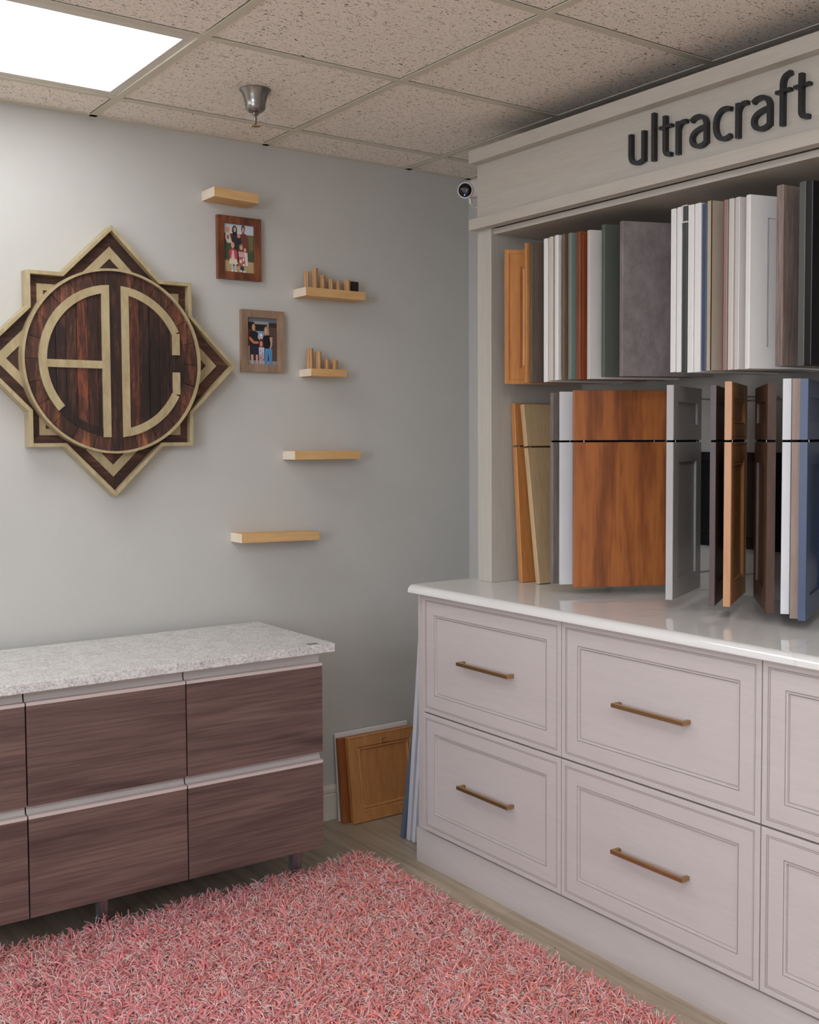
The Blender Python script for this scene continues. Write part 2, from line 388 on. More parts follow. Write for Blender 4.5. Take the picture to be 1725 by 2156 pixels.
# ceiling: tiles laid into a grid of tees
T = .6096; GX, GY = 1.2352, 2.6216
xs = sorted([GX+k*T for k in range(-7, 3) if XL+.05 < GX+k*T < XR-.05]+[XL, XR])
ys = sorted([GY+k*T for k in range(-10, 2) if YF+.05 < GY+k*T < YB-.05]+[YF, YB])
lights = []        # (x index lo, y index lo) cells of 2 x 1 modules
def near(a, v): return min(range(len(a)), key=lambda i: abs(a[i]-v))
for lx, ly in ((GX-2*T, GY), (GX-2*T, GY-4*T), (GX-5*T, GY-2*T), (GX-2*T, GY-8*T), (GX-5*T, GY-6*T)): lights.append((near(xs, lx), near(ys, ly)))
lit = {(i+k, j) for i, j in lights for k in (0, 1)}
b = MB()
for i in range(len(xs)-1):
    for j in range(len(ys)-1):
        if (i, j) in lit: continue
        b.box(xs[i]+.004, xs[i+1]-.0145, ys[j]+.004, ys[j+1]-.0145, HC+.0035, HC+.02, M_TILE)
struct('ceiling', b)
b = MB(); b.box(XL-.2, XR+.15, YF-.15, YB+.15, HC+.14, HC+.2, M_VOID); struct('gap_shade_sheet', b)  # black sheet above the tiles, its colour stands for shade in the gaps
b = MB()
for k, x in enumerate(xs):
    if k in (0, len(xs)-1): continue
    cut = sorted((ys[j], ys[j+1]) for i, j in lights if i+1 == k)      # runners stop at the middle of a fixture
    y = YF
    for c0, c1 in cut+[(YB, YB)]:
        if c0 > y: b.box(x-.012, x+.012, y, c0, HC, HC+.003, M_TEE); b.box(x-.001, x+.001, y, c0, HC+.003, HC+.035, M_TEE)
        y = c1
for y in ys[1:-1]:
    for i in range(len(xs)-1):
        if any(i in (a, a+1) and i == a+1 and (abs(y-ys[j]) < .01 or abs(y-ys[j+1]) < .01) for a, j in lights) and False: continue
        b.box(xs[i]+(.012 if i else 0), xs[i+1]-.012, y-.012, y+.012, HC, HC+.003, M_TEE)
        b.box(xs[i]+.012, xs[i+1]-.012, y-.001, y+.001, HC+.003, HC+.035, M_TEE)
for x0, x1, y0, y1 in ((XL, XR, YB-.022, YB), (XL, XR, YF, YF+.022), (XR-.022, XR, YF, YB), (XL, XL+.022, YF, YB)): b.box(x0, x1, y0, y1, HC, HC+.003, M_TEE)
b.box(XL, XR, YB-.003, YB, HC-.001, HC+.02, M_TEE)
struct('trim_2', b)

def troffer(i, j, label, mat):
    x0, x1, y0, y1 = xs[i]+.0125, xs[i+2]-.0125, ys[j]+.0125, ys[j+1]-.0125
    t = thing('ceiling_light', ((x0+x1)/2, (y0+y1)/2, HC), label, 'ceiling light', 'recessed fluorescent ceiling lights')
    f = MB(); e = .026; zf = HC+.0035
    for a in ((x0, x1, y0, y0+e+.012), (x0, x1, y1-e-.004, y1), (x0, x0+e, y0+e+.012, y1-e-.004), (x1-e, x1, y0+e+.012, y1-e-.004)):
        f.box(*a, zf, zf+.012, M_TRIM)
    f.box(x0, x1, y0, y1, zf+.03, zf+.04, M_TRIM)
    f.build('frame', t, bevel=.0008)
    d = MB(); d.box(x0+e-.003, x1-e+.003, y0+e+.009, y1-e-.001, zf+.006, zf+.0095, mat); d.build('diffuser', t)
names = ['lit fluorescent ceiling light over the wooden star emblem, nearest the back wall', 'lit fluorescent ceiling light directly overhead, out of the photo',
         'lit fluorescent ceiling light toward the left wall, out of the photo', 'lit fluorescent ceiling light at the far front of the room',
         'lit fluorescent ceiling light in the front left corner']
for k, (i, j) in enumerate(lights): troffer(i, j, names[k], M_DIF1 if k == 0 else M_DIF2)

# baseboards
def baseboard(name, M, L):
    b = MB(M); prof = [(0, 0), (-.012, 0), (-.012, .092), (-.009, .096), (-.0125, .104), (-.0125, .116), (-.008, .121), (-.004, .128), (0, .128)]
    b.prism([(p[0], p[1]) for p in prof], 0, L, M_TRIM, 'YZ'); struct(name, b)
baseboard('baseboard_back', frame_M((XL, YB, 0), (1, 0)), XR-XL)

# ------------------------------------------------------------------ sprinkler
SX, SY = 1.539, 2.93
t = thing('fire_sprinkler', (SX, SY, HC), 'brushed metal fire sprinkler hanging from the ceiling tile', 'sprinkler')
TM = Matrix.Translation((SX, SY, HC+.0035))
b = MB(); b.lathe([(.046, 0), (.0465, -.002), (.040, -.010), (.035, -.022), (.0315, -.034), (.0305, -.036), (.0300, -.047), (.0285, -.056), (.021, -.064), (.012, -.067)], M_STEEL, 40, TM); b.build('escutcheon', t, smooth=True)
b = MB(); b.lathe([(.009, -.066), (.009, -.073), (.006, -.075)], M_STEEL, 16, TM); 
for s in (-1, 1):
    b.tube([(s*.008, 0, -.068), (s*.0095, 0, -.078), (s*.0095, 0, -.09), (s*.006, 0, -.1), (0, 0, -.105)], .0024, M_STEEL, 8, M=TM@Matrix.Rotation(.9, 4, 'Z'))
b.tube([(0, 0, -.073), (0, 0, -.098)], .0018, M_BRASS, 8, M=TM)
b.build('sprinkler_frame', t, smooth=True)
b = MB()
pts = []
for k in range(24): a = 2*math.pi*k/24; r_ = .0155 if k % 2 else .0115; pts.append((r_*math.cos(a), r_*math.sin(a)))
b.prism(pts, -.106, -.1045, M_BRASS, 'XY', M=TM); b.build('deflector', t)

# ------------------------------------------------------------------ star emblem on the back wall
CX, CZ = 1.273, 1.655
t = thing('star_emblem', (CX, YB, CZ), 'large eight-pointed star plaque of dark and gold wood with gold circle and initials', 'wall plaque')
EM = Matrix.Translation((CX, YB-.0006, CZ))
R1, R2 = .429, .2685
c45 = math.sqrt(.5)
dia = [(0, R1), (-R1, 0), (0, -R1), (R1, 0)]
q = R1-R2     # where the square cuts the diamond
def star(off, c=0):
    a, s_ = R1-off*math.sqrt(2), R2-off
    q_ = a-s_
    return [(0, a), (-q_, s_), (-s_, s_), (-s_, q_), (-a, 0), (-s_, -q_), (-s_, -s_), (-q_, -s_), (0, -a), (q_, -s_), (s_, -s_), (s_, -q_), (a, 0), (s_, q_), (s_, s_), (q_, s_)]
so, si = star(0), star(.012)
def shade(): v = random.uniform(.55, 1.35); return (v, v*random.uniform(.9, 1.0), v*random.uniform(.85, 1))
b = MB()     # base boards: eight points, each of two mitred boards
for k in range(8):
    A = math.pi/2*(k//2)
    M_ = EM@Matrix.Rotation(-A, 4, 'Y')
    if k % 2 == 0:
        a = R1-.012*math.sqrt(2); s_ = R2-.012
        for sg in (-1, 1):
            p = [(0, 0), (0, a), (sg*(a-s_), s_), (sg*s_, 0)] if False else [(0, .1), (0, a), (sg*(a-s_), s_), (sg*.16, .1)]
            if sg == -1: p = p
            else: p = p[::-1]
            b.prism(p, -.026, -.001, M_BURNX, 'XZ', shade(), M_@Matrix.Rotation(0, 4, 'Y'))
    else:
        s_ = R2-.012; q_ = (R1-.012*math.sqrt(2))-s_
        for p in ([(q_, s_), (.08, .08), (s_, s_)], [(.08, .08), (s_, q_), (s_, s_)]):
            b.prism(p, -.0262, -.001, M_BURNX, 'XZ', shade(), M_)
b.prism([(-.17, -.17), (.17, -.17), (.17, .17), (-.17, .17)], -.025, -.001, M_BURNX, 'XZ', (.8, .8, .8), EM)
b.build('star_board', t)
b = MB()     # gold edging all round
n = len(so)
for i in range(n):
    j = (i+1) % n
    p = [so[i], si[i], si[j], so[j]]
    vs_ = [(a, -.052, c) for a, c in p]+[(a, 0, c) for a, c in p]
    b.add(vs_, [(0, 1, 2, 3), (7, 6, 5, 4), (0, 3, 7, 4), (1, 5, 6, 2), (0, 4, 5, 1), (3, 2, 6, 7)], M_GOLD, None, EM)
b.build('edge_trim', t, bevel=.001)
for k in range(4):   # gold chevrons on the diamond points
    M_ = EM@Matrix.Rotation(-math.pi/2*k, 4, 'Y'); b = MB()
    a1, a2, zb_ = .365, .327, .25
    for sg in (-1, 1):
        p = [(0, a1), (0, a2), (sg*(a2-zb_), zb_), (sg*(a1-zb_), zb_)]
        if sg > 0: p = p[::-1]
        b.prism(p[::-1] if sg < 0 else p[::-1], -.029, -.025, M_GOLD, 'XZ', None, M_)
    b.build('chevron', t)
for k in range(4):   # gold corner strips on the square points, mostly under the disc
    b = MB()
    M_ = EM@Matrix.Rotation(-math.pi/2*k, 4, 'Y')
    s1, s2 = .232, .212
    b.prism([(s1, s1), (.12, s1), (.12, s2), (s2, s2)], -.0285, -.0262, M_GOLD, 'XZ', None, M_)
    b.prism([(s1, s1), (s2, s2), (s2, .12), (s1, .12)], -.0285, -.0262, M_GOLD, 'XZ', None, M_)
    b.build('corner_strip', t)
def arc(r, a0, a1, n): return [(r*math.cos(math.radians(a0+(a1-a0)*k/n)), r*math.sin(math.radians(a0+(a1-a0)*k/n))) for k in range(n+1)]
def sector(b, r0_, r1_, a0, a1, y0, y1, mat, col=None, n=6):
    o, i_ = arc(r1_, a0, a1, n), arc(r0_, a0, a1, n)
    for k in range(n):
        p = [i_[k], o[k], o[k+1], i_[k+1]]
        vs_ = [(x, y0, z) for x, z in p]+[(x, y1, z) for x, z in p]
        fs = [(0, 1, 2, 3), (7, 6, 5, 4), (1, 5, 6, 2), (0, 3, 7, 4)]
        if k == 0: fs.append((0, 4, 5, 1))
        if k == n-1: fs.append((3, 2, 6, 7))
        b.add(vs_, fs, mat, col, EM)
YD = -.058   # face of the disc
b = MB()     # dark planks inside the ring
def clip_plank(x0, x1, r_, z0=None, z1=None):
    n_ = 5; top = [(x0+(x1-x0)*k/n_, math.sqrt(max(0, r_*r_-(x0+(x1-x0)*k/n_)**2))) for k in range(n_+1)]
    T_ = [(x, z if z1 is None else min(z, z1)) for x, z in top]; B_ = [(x, -z if z0 is None else max(-z, z0)) for x, z in top]
    return B_+T_[::-1]
px = [-.214, -.186, -.154, -.120, -.086, -.053, -.041]
for a, c in zip(px[:-1], px[1:]):
    b.prism(clip_plank(a+.0007, c-.0007, .2142), YD+random.uniform(-.0015, .0015), YD+.02, M_BURN, 'XZ', [(.42, .42, .46), (.46, .45, .48), (.55, .5, .5), (1.35, .95, .8), (.9, .72, .66), (.6, .5, .48)][px.index(a)], EM)
px = [.0495, .082, .116, .150, .184, .2145]
cols = [(1.5, 1.05, .85), (.42, .40, .43), (.40, .39, .42), (.5, .46, .46), (.40, .39, .42)]
for a, c, k in zip(px[:-1], px[1:], cols):
    b.prism(clip_plank(a+.0007, c-.0007, .2142), YD+random.uniform(-.0015, .0015), YD+.02, M_BURN, 'XZ', k, EM)
b.prism(clip_plank(-.0158, .0222, .283), YD-.002, YD+.02, M_BURN, 'XZ', (.62, .55, .54), EM)
for a0 in range(0, 360, 15):      # ring of stained segments outside the letters
    if 84 <= a0+7 <= 96 or 264 <= a0+7 <= 276: pass
    v = random.choice([.8, 1.0, 1.3, 1.7, 1.15]); sector(b, .2395, .284, a0+.15, a0+14.85, YD+random.uniform(-.001, .001), YD+.02, M_BURN, (v, v*.82, v*.72))
sector(b, .214, .2395, 221.5, 262, YD-.0012, YD+.02, M_BURN, (.42, .42, .45))
sector(b, .214, .2395, -26, 23, YD-.0008, YD+.02, M_BURN, (.55, .5, .5))
b.lathe([(.282, .027), (.282, .034), (.20, .034)], M_BURN, 64, EM@Matrix.Rotation(math.pi/2, 4, 'X')@Matrix.Translation((0, 0, .0)), (.5, .5, .5))
b.build('disc', t)
b = MB()     # hoop
sector(b, .283, .2905, 0, 360, -.068, -.0262, M_GOLD, None, 96); b.build('gold_hoop', t, merge=True)
YG = YD-.005
b = MB()     # initial A: ring quarter, stem and bar
zt = math.sqrt(.24**2-.041**2)
b.prism([(-.0410, -.2385), (-.0158, -.2390), (-.0158, .2390), (-.0410, .2365)], YG, YD+.01, M_GOLD, 'XZ', None, EM)
sector(b, .2145, .24, 99.8, 221, YG-.0006, YD+.01, M_GOLD, None, 22)
b.prism([(-.2145, -.0235), (-.0412, -.0235), (-.0412, .0005), (-.2145, .0005)], YG+.0004, YD+.01, M_GOLD, 'XZ', None, EM)
b.build('letter_a', t)
b = MB()     # initial C: stem, two arcs and the two short uprights
b.prism([(.0225, -.2390), (.0478, -.2350), (.0478, .2350), (.0225, .2390)], YG, YD+.01, M_GOLD, 'XZ', None, EM)
sector(b, .2145, .24, 25.6, 78.6, YG-.0006, YD+.01, M_GOLD, None, 12); sector(b, .2145, .24, -78.6, -26.4, YG-.0006, YD+.01, M_GOLD, None, 12)
for z0, z1, k in ((.028, .098, 1), (-.100, -.028, -1)):
    b.prism([(.1945, z0), (.2195, z0), (.2195, z1), (.1945, z1)], YG+.0003, YD+.01, M_GOLD, 'XZ', None, EM)
b.build('letter_c', t)

# ------------------------------------------------------------------ framed photographs
def ell(cx, cz, rx, rz, n=14): return [(cx+rx*math.cos(2*math.pi*k/n), cz+rz*math.sin(2*math.pi*k/n)) for k in range(n)]
def picture(x0, x1, z0, z1, mat, label, art, border=.0255):
    t = thing('picture_frame', ((x0+x1)/2, YB, (z0+z1)/2), label, 'picture frame', 'framed family photographs on the back wall')
    b = MB()
    o = [(x0, z0), (x1, z0), (x1, z1), (x0, z1)]; i_ = [(x0+border, z0+border), (x1-border, z0+border), (x1-border, z1-border), (x0+border, z1-border)]
    for k in range(4):
        j = (k+1) % 4; p = [o[k], o[j], i_[j], i_[k]]; yf = YB-.020; yi = YB-.017
        vs_ = [(p[0][0], yf, p[0][1]), (p[1][0], yf, p[1][1]), (p[2][0], yi, p[2][1]), (p[3][0], yi, p[3][1])]+[(a, YB-.001, c) for a, c in p]
        b.add(vs_, [(0, 1, 2, 3), (7, 6, 5, 4), (0, 4, 5, 1), (2, 6, 7, 3)], mat)
    b.build('frame', t, bevel=.0008)
    b = MB(); w, h = x1-x0-2*border+.002, z1-z0-2*border+.002; ox, oz = x0+border-.001, z0+border-.001
    b.box(ox, ox+w, YB-.010, YB-.002, oz, oz+h, M_PRINT, lin(150, 150, 150)); y = YB-.0101
    for poly, c in art:
        y -= .00002
        b.add([(ox+u*w, y, oz+(1-v)*h) for u, v in poly], [tuple(range(len(poly)))], M_PRINT, lin(*c))
    b.build('photo_print', t)
R_ = lambda a, c, d, e: [(a, c), (a, e), (d, e), (d, c)]
art1 = [(R_(0, 0, 1, .25), (200, 206, 216)), (R_(0, .2, 1, .8), (92, 100, 74)), (R_(0, .2, .5, .72), (70, 84, 66)), (R_(0, .76, 1, 1), (182, 160, 118)), (R_(.78, .2, 1, .5), (110, 112, 78)), (R_(.8, .55, 1, .75), (72, 84, 60)),
        ([(.24, .8), (.27, .25), (.34, .14), (.44, .16), (.5, .4), (.5, .85), (.28, .88)], (56, 50, 52)),
        (ell(.37, .13, .085, .1), (44, 34, 34)), (ell(.375, .115, .045, .055), (206, 160, 138)),
        ([(.52, .85), (.55, .25), (.62, .17), (.72, .18), (.82, .26), (.84, .5), (.78, .85)], (110, 66, 54)),
        (ell(.65, .09, .065, .085), (92, 62, 46)), (ell(.65, .105, .045, .055), (196, 148, 122)),
        (ell(.14, .13, .065, .07), (206, 150, 118)), ([(.07, .2), (.2, .19), (.26, .34), (.3, .4), (.12, .4), (.06, .3)], (214, 196, 186)), (ell(.15, .28, .04, .05), (166, 92, 84)),
        (ell(.5, .24, .05, .05), (214, 142, 128)), (R_(.44, .28, .58, .42), (44, 42, 56)),
        (ell(.3, .44, .055, .065), (216, 168, 134)), ([(.18, .55), (.3, .5), (.44, .55), (.45, .72), (.2, .74)], (196, 74, 92)), ([(.28, .55), (.33, .55), (.37, .74), (.24, .74)], (224, 196, 178)),
        ([(.2, .72), (.43, .72), (.47, .83), (.18, .83)], (226, 210, 182)), (R_(.25, .83, .31, .96), (196, 190, 196)), (R_(.35, .83, .41, .96), (196, 190, 196)), (ell(.28, .97, .035, .02), (236, 232, 236)), (ell(.39, .97, .035, .02), (236, 232, 236)),
        (ell(.58, .46, .06, .065), (170, 116, 84)), (ell(.58, .48, .04, .045), (220, 170, 142)), ([(.48, .56), (.68, .56), (.7, .68), (.5, .68)], (214, 166, 172)), ([(.5, .67), (.7, .67), (.72, .86), (.48, .86)], (176, 96, 88)), (ell(.56, .76, .04, .04), (232, 216, 208)), (ell(.65, .72, .03, .04), (230, 214, 206)), (ell(.66, .83, .04, .025), (228, 210, 200)),
        (R_(.54, .86, .66, .95), (56, 64, 78)), (ell(.56, .96, .04, .02), (232, 222, 224)), (ell(.68, .97, .04, .025), (232, 222, 224)),
        (ell(.7, .52, .04, .045), (220, 170, 142)), ([(.68, .57), (.78, .57), (.8, .84), (.72, .86)], (222, 210, 206))]
picture(1.6555, 1.8195, 1.9535, 2.1665, M_FR1, 'dark reddish brown frame holding a photo of a large family outdoors', art1)
art2 = [(R_(0, 0, 1, 1), (62, 44, 42)), (R_(0, 0, 1, .1), (106, 112, 120)), (R_(0, .1, .2, .6), (40, 30, 30)), (R_(.22, .08, .72, .14), (150, 152, 156)), (R_(.22, .08, .27, .7), (140, 142, 148)), (R_(.67, .1, .73, .7), (140, 142, 148)), (R_(.28, .15, .66, .28), (30, 36, 34)), (R_(.28, .28, .66, .6), (126, 152, 172)),
        (R_(0, .25, .14, .6), (92, 50, 48)), (R_(.75, .2, 1, .9), (84, 64, 58))]+[(R_(.76, .2+.05*k, 1, .21+.05*k), (116, 92, 84)) for k in range(14)]+[(R_(0, .9, 1, 1), (146, 140, 142)), (R_(.04, .6, .08, .95), (190, 180, 176)),
        (ell(.21, .2, .07, .09), (60, 40, 34)), (ell(.215, .215, .055, .075), (204, 148, 120)), ([(.05, .42), (.1, .31), (.2, .28), (.32, .3), (.4, .38), (.38, .62), (.12, .62)], (34, 34, 42)), ([(.06, .4), (.12, .42), (.24, .5), (.38, .5), (.36, .55), (.2, .55), (.08, .48)], (206, 120, 88)), ([(.1, .6), (.36, .6), (.36, .78), (.26, .78), (.24, .7), (.2, .78), (.1, .78)], (40, 42, 50)), (R_(.12, .78, .2, .97), (196, 160, 140)), (R_(.28, .78, .35, .97), (196, 160, 140)),
        (ell(.64, .27, .08, .1), (160, 128, 100)), (ell(.63, .28, .05, .07), (214, 164, 138)), (R_(.67, .25, .74, .42), (168, 134, 106)), ([(.5, .42), (.56, .37), (.76, .36), (.8, .44), (.8, .66), (.54, .66)], (26, 24, 28)), ([(.74, .4), (.84, .4), (.83, .56), (.76, .68), (.72, .68), (.78, .55)], (200, 160, 142)),
        ([(.58, .64), (.83, .64), (.82, .98), (.74, .98), (.7, .72), (.66, .98), (.58, .98)], (84, 144, 190)), (ell(.44, .4, .09, .07), (190, 180, 196)), (ell(.46, .36, .03, .03), (232, 228, 236)),
        (ell(.46, .55, .09, .11), (92, 46, 40)), (ell(.46, .55, .045, .06), (214, 150, 124)), ([(.38, .62), (.56, .62), (.56, .97), (.49, .97), (.47, .8), (.46, .97), (.4, .97)], (200, 196, 214)), (R_(.41, .76, .55, .96), (186, 160, 168)), (ell(.44, .7, .02, .015), (110, 100, 130)), (ell(.5, .74, .02, .015), (110, 100, 130)), (ell(.44, .84, .02, .015), (90, 60, 66)), (ell(.52, .88, .02, .015), (90, 60, 66))]
picture(1.7405, 1.9065, 1.6400, 1.8545, M_FR2, 'weathered light brown frame holding a photo of a couple with children', art2)

# ------------------------------------------------------------------ block shelves on the back wall and their pegs
def block_shelf(x0, x1, z0, z1, yf, label, taper=0., skew=0., mat=M_PINE):
    t = thing('block_shelf', ((x0+x1)/2, YB, (z0+z1)/2), label, 'wall shelf', 'small pine block shelves on the back wall')
    b = MB()
    vs_ = [(x0, yf, z0), (x1, yf, z0+skew), (x1, YB, z0+skew), (x0, YB, z0), (x0, yf, z1), (x1, yf, z1+skew-taper), (x1, YB, z1+skew-taper), (x0, YB, z1)]
    b.add(vs_, [(0, 3, 2, 1), (4, 5, 6, 7), (0, 1, 5, 4), (1, 2, 6, 5)], mat)
    b.add(vs_, [(3, 0, 4, 7)], M_ENDG)
    b.build('block', t, bevel=.0012)
    return t
block_shelf(1.608, 1.771, 2.2075, 2.2395, 3.357, 'thick pale pine block shelf above the dark framed photo, empty', .0, -.006)
block_shelf(1.956, 2.206, 1.9085, 1.9385, 3.365, 'long pale pine block shelf holding six light pegs and a dark one', 0, -.001)
block_shelf(1.978, 2.128, 1.6295, 1.6560, 3.372, 'shortest pine block shelf, carrying four pegs beside the weathered frame')
block_shelf(1.907, 2.182, 1.3350, 1.3655, 3.367, 'empty pine block shelf with white end, midway down the wall', 0, -.001, M_PINE)
block_shelf(1.698, 2.006, 1.0545, 1.0865, 3.369, 'longest empty pine block shelf, lowest of the wall shelves', .003, -.006)
def peg(x, w, z0, h, rot, label, mat=M_PEG, grp='wooden pegs on the block shelves', flute=True):
    b = MB(Matrix.Translation((x, 3.412, z0))@Matrix.Rotation(rot, 4, 'Z')); r_ = w/2
    if flute:
        pts = []
        for k in range(4):
            a = math.pi/2*k; c, s_ = math.cos(a), math.sin(a)
            for u, v in ((r_*.86, -r_*.5), (r_*.86, -.12*r_), (r_*.72, 0), (r_*.86, .12*r_), (r_*.86, r_*.5), (r_*.74, r_*.74)): pts.append((u*c-v*s_, u*s_+v*c))
        b.prism(pts[::-1], 0, h, mat, 'XY')
    else:
        b.box(-r_, r_, -r_*.6, r_*.6, 0, h, mat)
    o = b.build('wooden_peg'); tag(o, label, 'peg', grp); return o
zs = 1.9380
for x, w, zt_, rot, lab in ((1.987, .020, 2.001, .9, 'light wooden peg on the long shelf, leftmost and second tallest there'), (2.021, .022, 2.013, .5, 'tallest light wooden peg on the long shelf'),
                            (2.053, .020, 1.991, .5, 'medium light wooden peg on the long shelf, third from its left'), (2.088, .020, 1.980, .75, 'light wooden peg in the middle of the long shelf'),
                            (2.118, .019, 1.975, .35, 'shortest light wooden peg on the long shelf, beside the middle peg'), (2.157, .024, 1.982, .6, 'stout light peg next to the dark peg')):
    peg(x, w, zs, zt_-zs, rot, lab)
peg(2.186, .028, zs-.0005, .0405, .1, 'dark brown square peg at the right of the long shelf', M_PEGD, flute=False)
zs = 1.6558
for x, w, zt_, rot, lab in ((1.998, .026, 1.729, .85, 'tallest peg on the shortest shelf, at its left'), (2.033, .022, 1.719, .8, 'second tallest peg on the shortest shelf'),
                            (2.068, .021, 1.692, .4, 'short peg on the shortest shelf, third from its left'), (2.101, .022, 1.690, .3, 'short peg at the right end of the shortest shelf')):
    peg(x, w, zs, zt_-zs, rot, lab)

# ------------------------------------------------------------------ low drawer unit under the emblem
DM = Matrix.Translation((0, 2.93, 0))@Matrix.Rotation(math.atan(-.02), 4, 'Z')     # front plane of the drawer fronts at local y=0
def desk_unit(x0, x1, label, legs):
    t = thing('drawer_unit', tuple(DM@Vector(((x0+x1)/2, .2, 0))), label, 'drawer cabinet', 'brown laminate drawer cabinets along the back wall')
    b = MB(DM); g = .002
    b.box(x0+g, x1-g, .0235, .465, .145, .7498, M_CARC); b.build('body', t)
    for z0, z1 in ((.143, .409), (.443, .711)):
        b = MB(DM); b.box(x0+g, x1-g, 0, .019, z0, z1-.0005, M_DESK); d = b.build('drawer_front', t, bevel=.0006)
        e = MB(DM); e.box(x0+g, x1-g, -.0008, .0195, z1-.0005, z1+.0085, M_ALU2); e.build('edge_strip', d)
        # recessed finger channel above the strip
        e = MB(DM); zt_ = z1+.0085; h = .0235 if z0 < .3 else .0297
        prof = [(.0195, zt_), (.021, zt_+.006), (.0225, zt_+.012), (.0215, zt_+h), (.0234, zt_+h), (.0234, zt_-.004), (.0195, zt_-.004)]
        prof = [(p[0], p[1]) for p in prof][::-1]
        e.prism(prof, x0+g, x1-g, M_ALU, 'YZ'); e.build('finger_channel', d)
    for lx, ly in legs:
        b = MB(DM@Matrix.Translation((lx, ly, 0))); b.lathe([(.026, 0), (.026, .006), (.0205, .008), (.0205, .138), (.03, .139), (.03, .145)], M_LEG, 24); b.build('leg', t, smooth=True)
W1 = .448
X1 = 1.7305
desk_unit(X1-W1, X1, 'brown wood-look two-drawer cabinet at the right end of the low row', [(1.702, .139), (1.702, .41)])
desk_unit(X1-2*W1, X1-W1, 'middle brown wood-look two-drawer cabinet of the low row', [(1.075, .139), (1.075, .41)])
desk_unit(X1-3*W1, X1-2*W1, 'brown wood-look two-drawer cabinet cut off at the left of the photo', [(0.45, .139), (0.45, .41)])
b = MB(); b.box(X1-3*W1-.02, 1.772, 2.890, 3.402, .7500, .7760, M_QG)
o = b.build('stone_top', bevel=.0015); tag(o, 'mottled white grey stone slab lying on the brown drawer cabinets', 'countertop')
b = MB(); b.prism([(1.690, 2.910), (1.724, 2.908), (1.726, 2.930), (1.692, 2.932)], .7761, .7767, M_STICK, 'XY')
o = b.build('sticker'); tag(o, 'small grey sticker on the right front corner of the mottled slab', 'sticker')

# ------------------------------------------------------------------ white drawer cabinets, right wall
XF = 2.10
STEPS = [(.0145, 0), (.015, .0014), (.0162, .0014), (.0168, .0002), (.0185, .0002), (.019, .0014), (.0202, .0014), (.0208, .0018),
         (.0600, .0018), (.0606, .0034), (.0618, .0034), (.0626, .0016), (.0662, .0022), (.0672, .0085), (.0686, .0085), (.0694, .0075)]
GL = (1, 2, 3, 5, 6, 7, 9, 10, 11, 14, 15)
def white_unit(y1, y0, label):
    t = thing('white_drawer_cabinet', (2.4, (y0+y1)/2, 0), label, 'drawer cabinet', 'pale two-drawer base cabinets')
    b = MB(); b.box(XF+.0205, XR-.005, y0, y1+(.0 if y1 < 2.8 else .05), .115, .902, M_CAB); b.build('body', t)
    for z0, z1 in ((.126, .5125), (.5175, .8995)):
        M_ = frame_M((XF, y1-.0015, z0), (0, -1))
        b = MB(M_); b.panel(y1-y0-.003, z1-z0, .0202, STEPS, M_CAB, M_GLAZE, GL)
        d = b.build('drawer_front', t)
        zc = (z0+z1)/2; yc = (y0+y1)/2
        h = MB(); L = .121
        h.box(XF-.0225, XF-.0125, yc-L, yc+L, zc-.0055, zc+.0055, M_BRASS)
        for s in (-1, 1): h.box(XF-.0126, XF+.0076, yc+s*(L-.006)-.005, yc+s*(L-.006)+.005, zc-.0054, zc+.0054, M_BRASS)
        h.build('handle', d, bevel=.0008)
ye = [2.882, 2.227, 1.564, .903]
labs = ['pale two-drawer cabinet nearest the back corner, smaller drawers with bronze bar handles', 'pale two-drawer cabinet in the middle of the row below the blue sample door',
        'pale two-drawer cabinet cut off by the right side of the photo']
for k in range(3): white_unit(ye[k], ye[k+1], labs[k])
b = MB(); b.box(XF+.013, XR-.005, .903, 2.936, 0, .1145, M_CAB); b.box(XF+.0215, XF+.04, 2.9325, 2.936, .1145, .2, M_CAB)
o = b.build('plinth'); tag(o, 'plain pale plinth on the floor beneath the white drawer cabinets', 'plinth')
b = MB(); nn = 8; yl, yr_ = 2.925, .88
prof = [(XR-.001, .903), (XF-.024, .903)]+[(XF-.024+.027*(1-math.sin(math.pi/2*k/nn)), .903+.027*1.0*(1-math.cos(math.pi/2*k/nn))) for k in ()]
prof += [(XF-.0265, .9055)]+[(XF-.0265+.022*(1-math.cos(math.pi/2*k/nn)), .908+.022*math.sin(math.pi/2*k/nn)) for k in range(nn+1)]+[(XR-.001, .930)]
# prof is (x, z): extrude along y
n = len(prof)
vs_ = [(x, yr_, z) for x, z in prof]+[(x, yl, z) for x, z in prof]
fs = [tuple(range(n)), tuple(range(2*n-1, n-1, -1))]+[(i, i+n, (i+1) % n+n, (i+1) % n) for i in range(n)]
b.add(vs_, fs, M_QW)
o = b.build('white_countertop', smooth=True, merge=True); tag(o, 'glossy white stone worktop with rounded front edge on the pale cabinets', 'countertop')

# ------------------------------------------------------------------ display hutch
XH = 2.322; YHL, YHR = 2.866, .90; XBK = XR-.012
t = thing('display_hutch', (XH+.2, 2.0, .93), 'pale open display cabinet with sign board standing on the white worktop', 'display cabinet')
b = MB(); b.box(XH, XBK, 2.795, YHL, .9305, 2.094, M_CABV); b.build('side_panel', t, bevel=.0008)
b = MB(); b.box(XH, XBK, YHR, YHR+.07, .9305, 2.094, M_CABV); b.build('side_panel', t, bevel=.0008)
b = MB(); b.box(XBK-.008, XR-.001, YHR, YHL, .9305, 2.36, M_BACK); b.build('back_panel', t)
b = MB(); b.box(XH+.012, XBK-.008, YHR+.07, 2.795, 2.071, 2.0885, M_CABH); b.build('top_board', t)
b = MB(); b.box(XH, XH+.02, YHR, YHL, 2.094, 2.338, M_CABH); b.box(XH+.02, XBK-.008, YHL-.02, YHL, 2.094, 2.338, M_CABH); b.build('fascia', t)
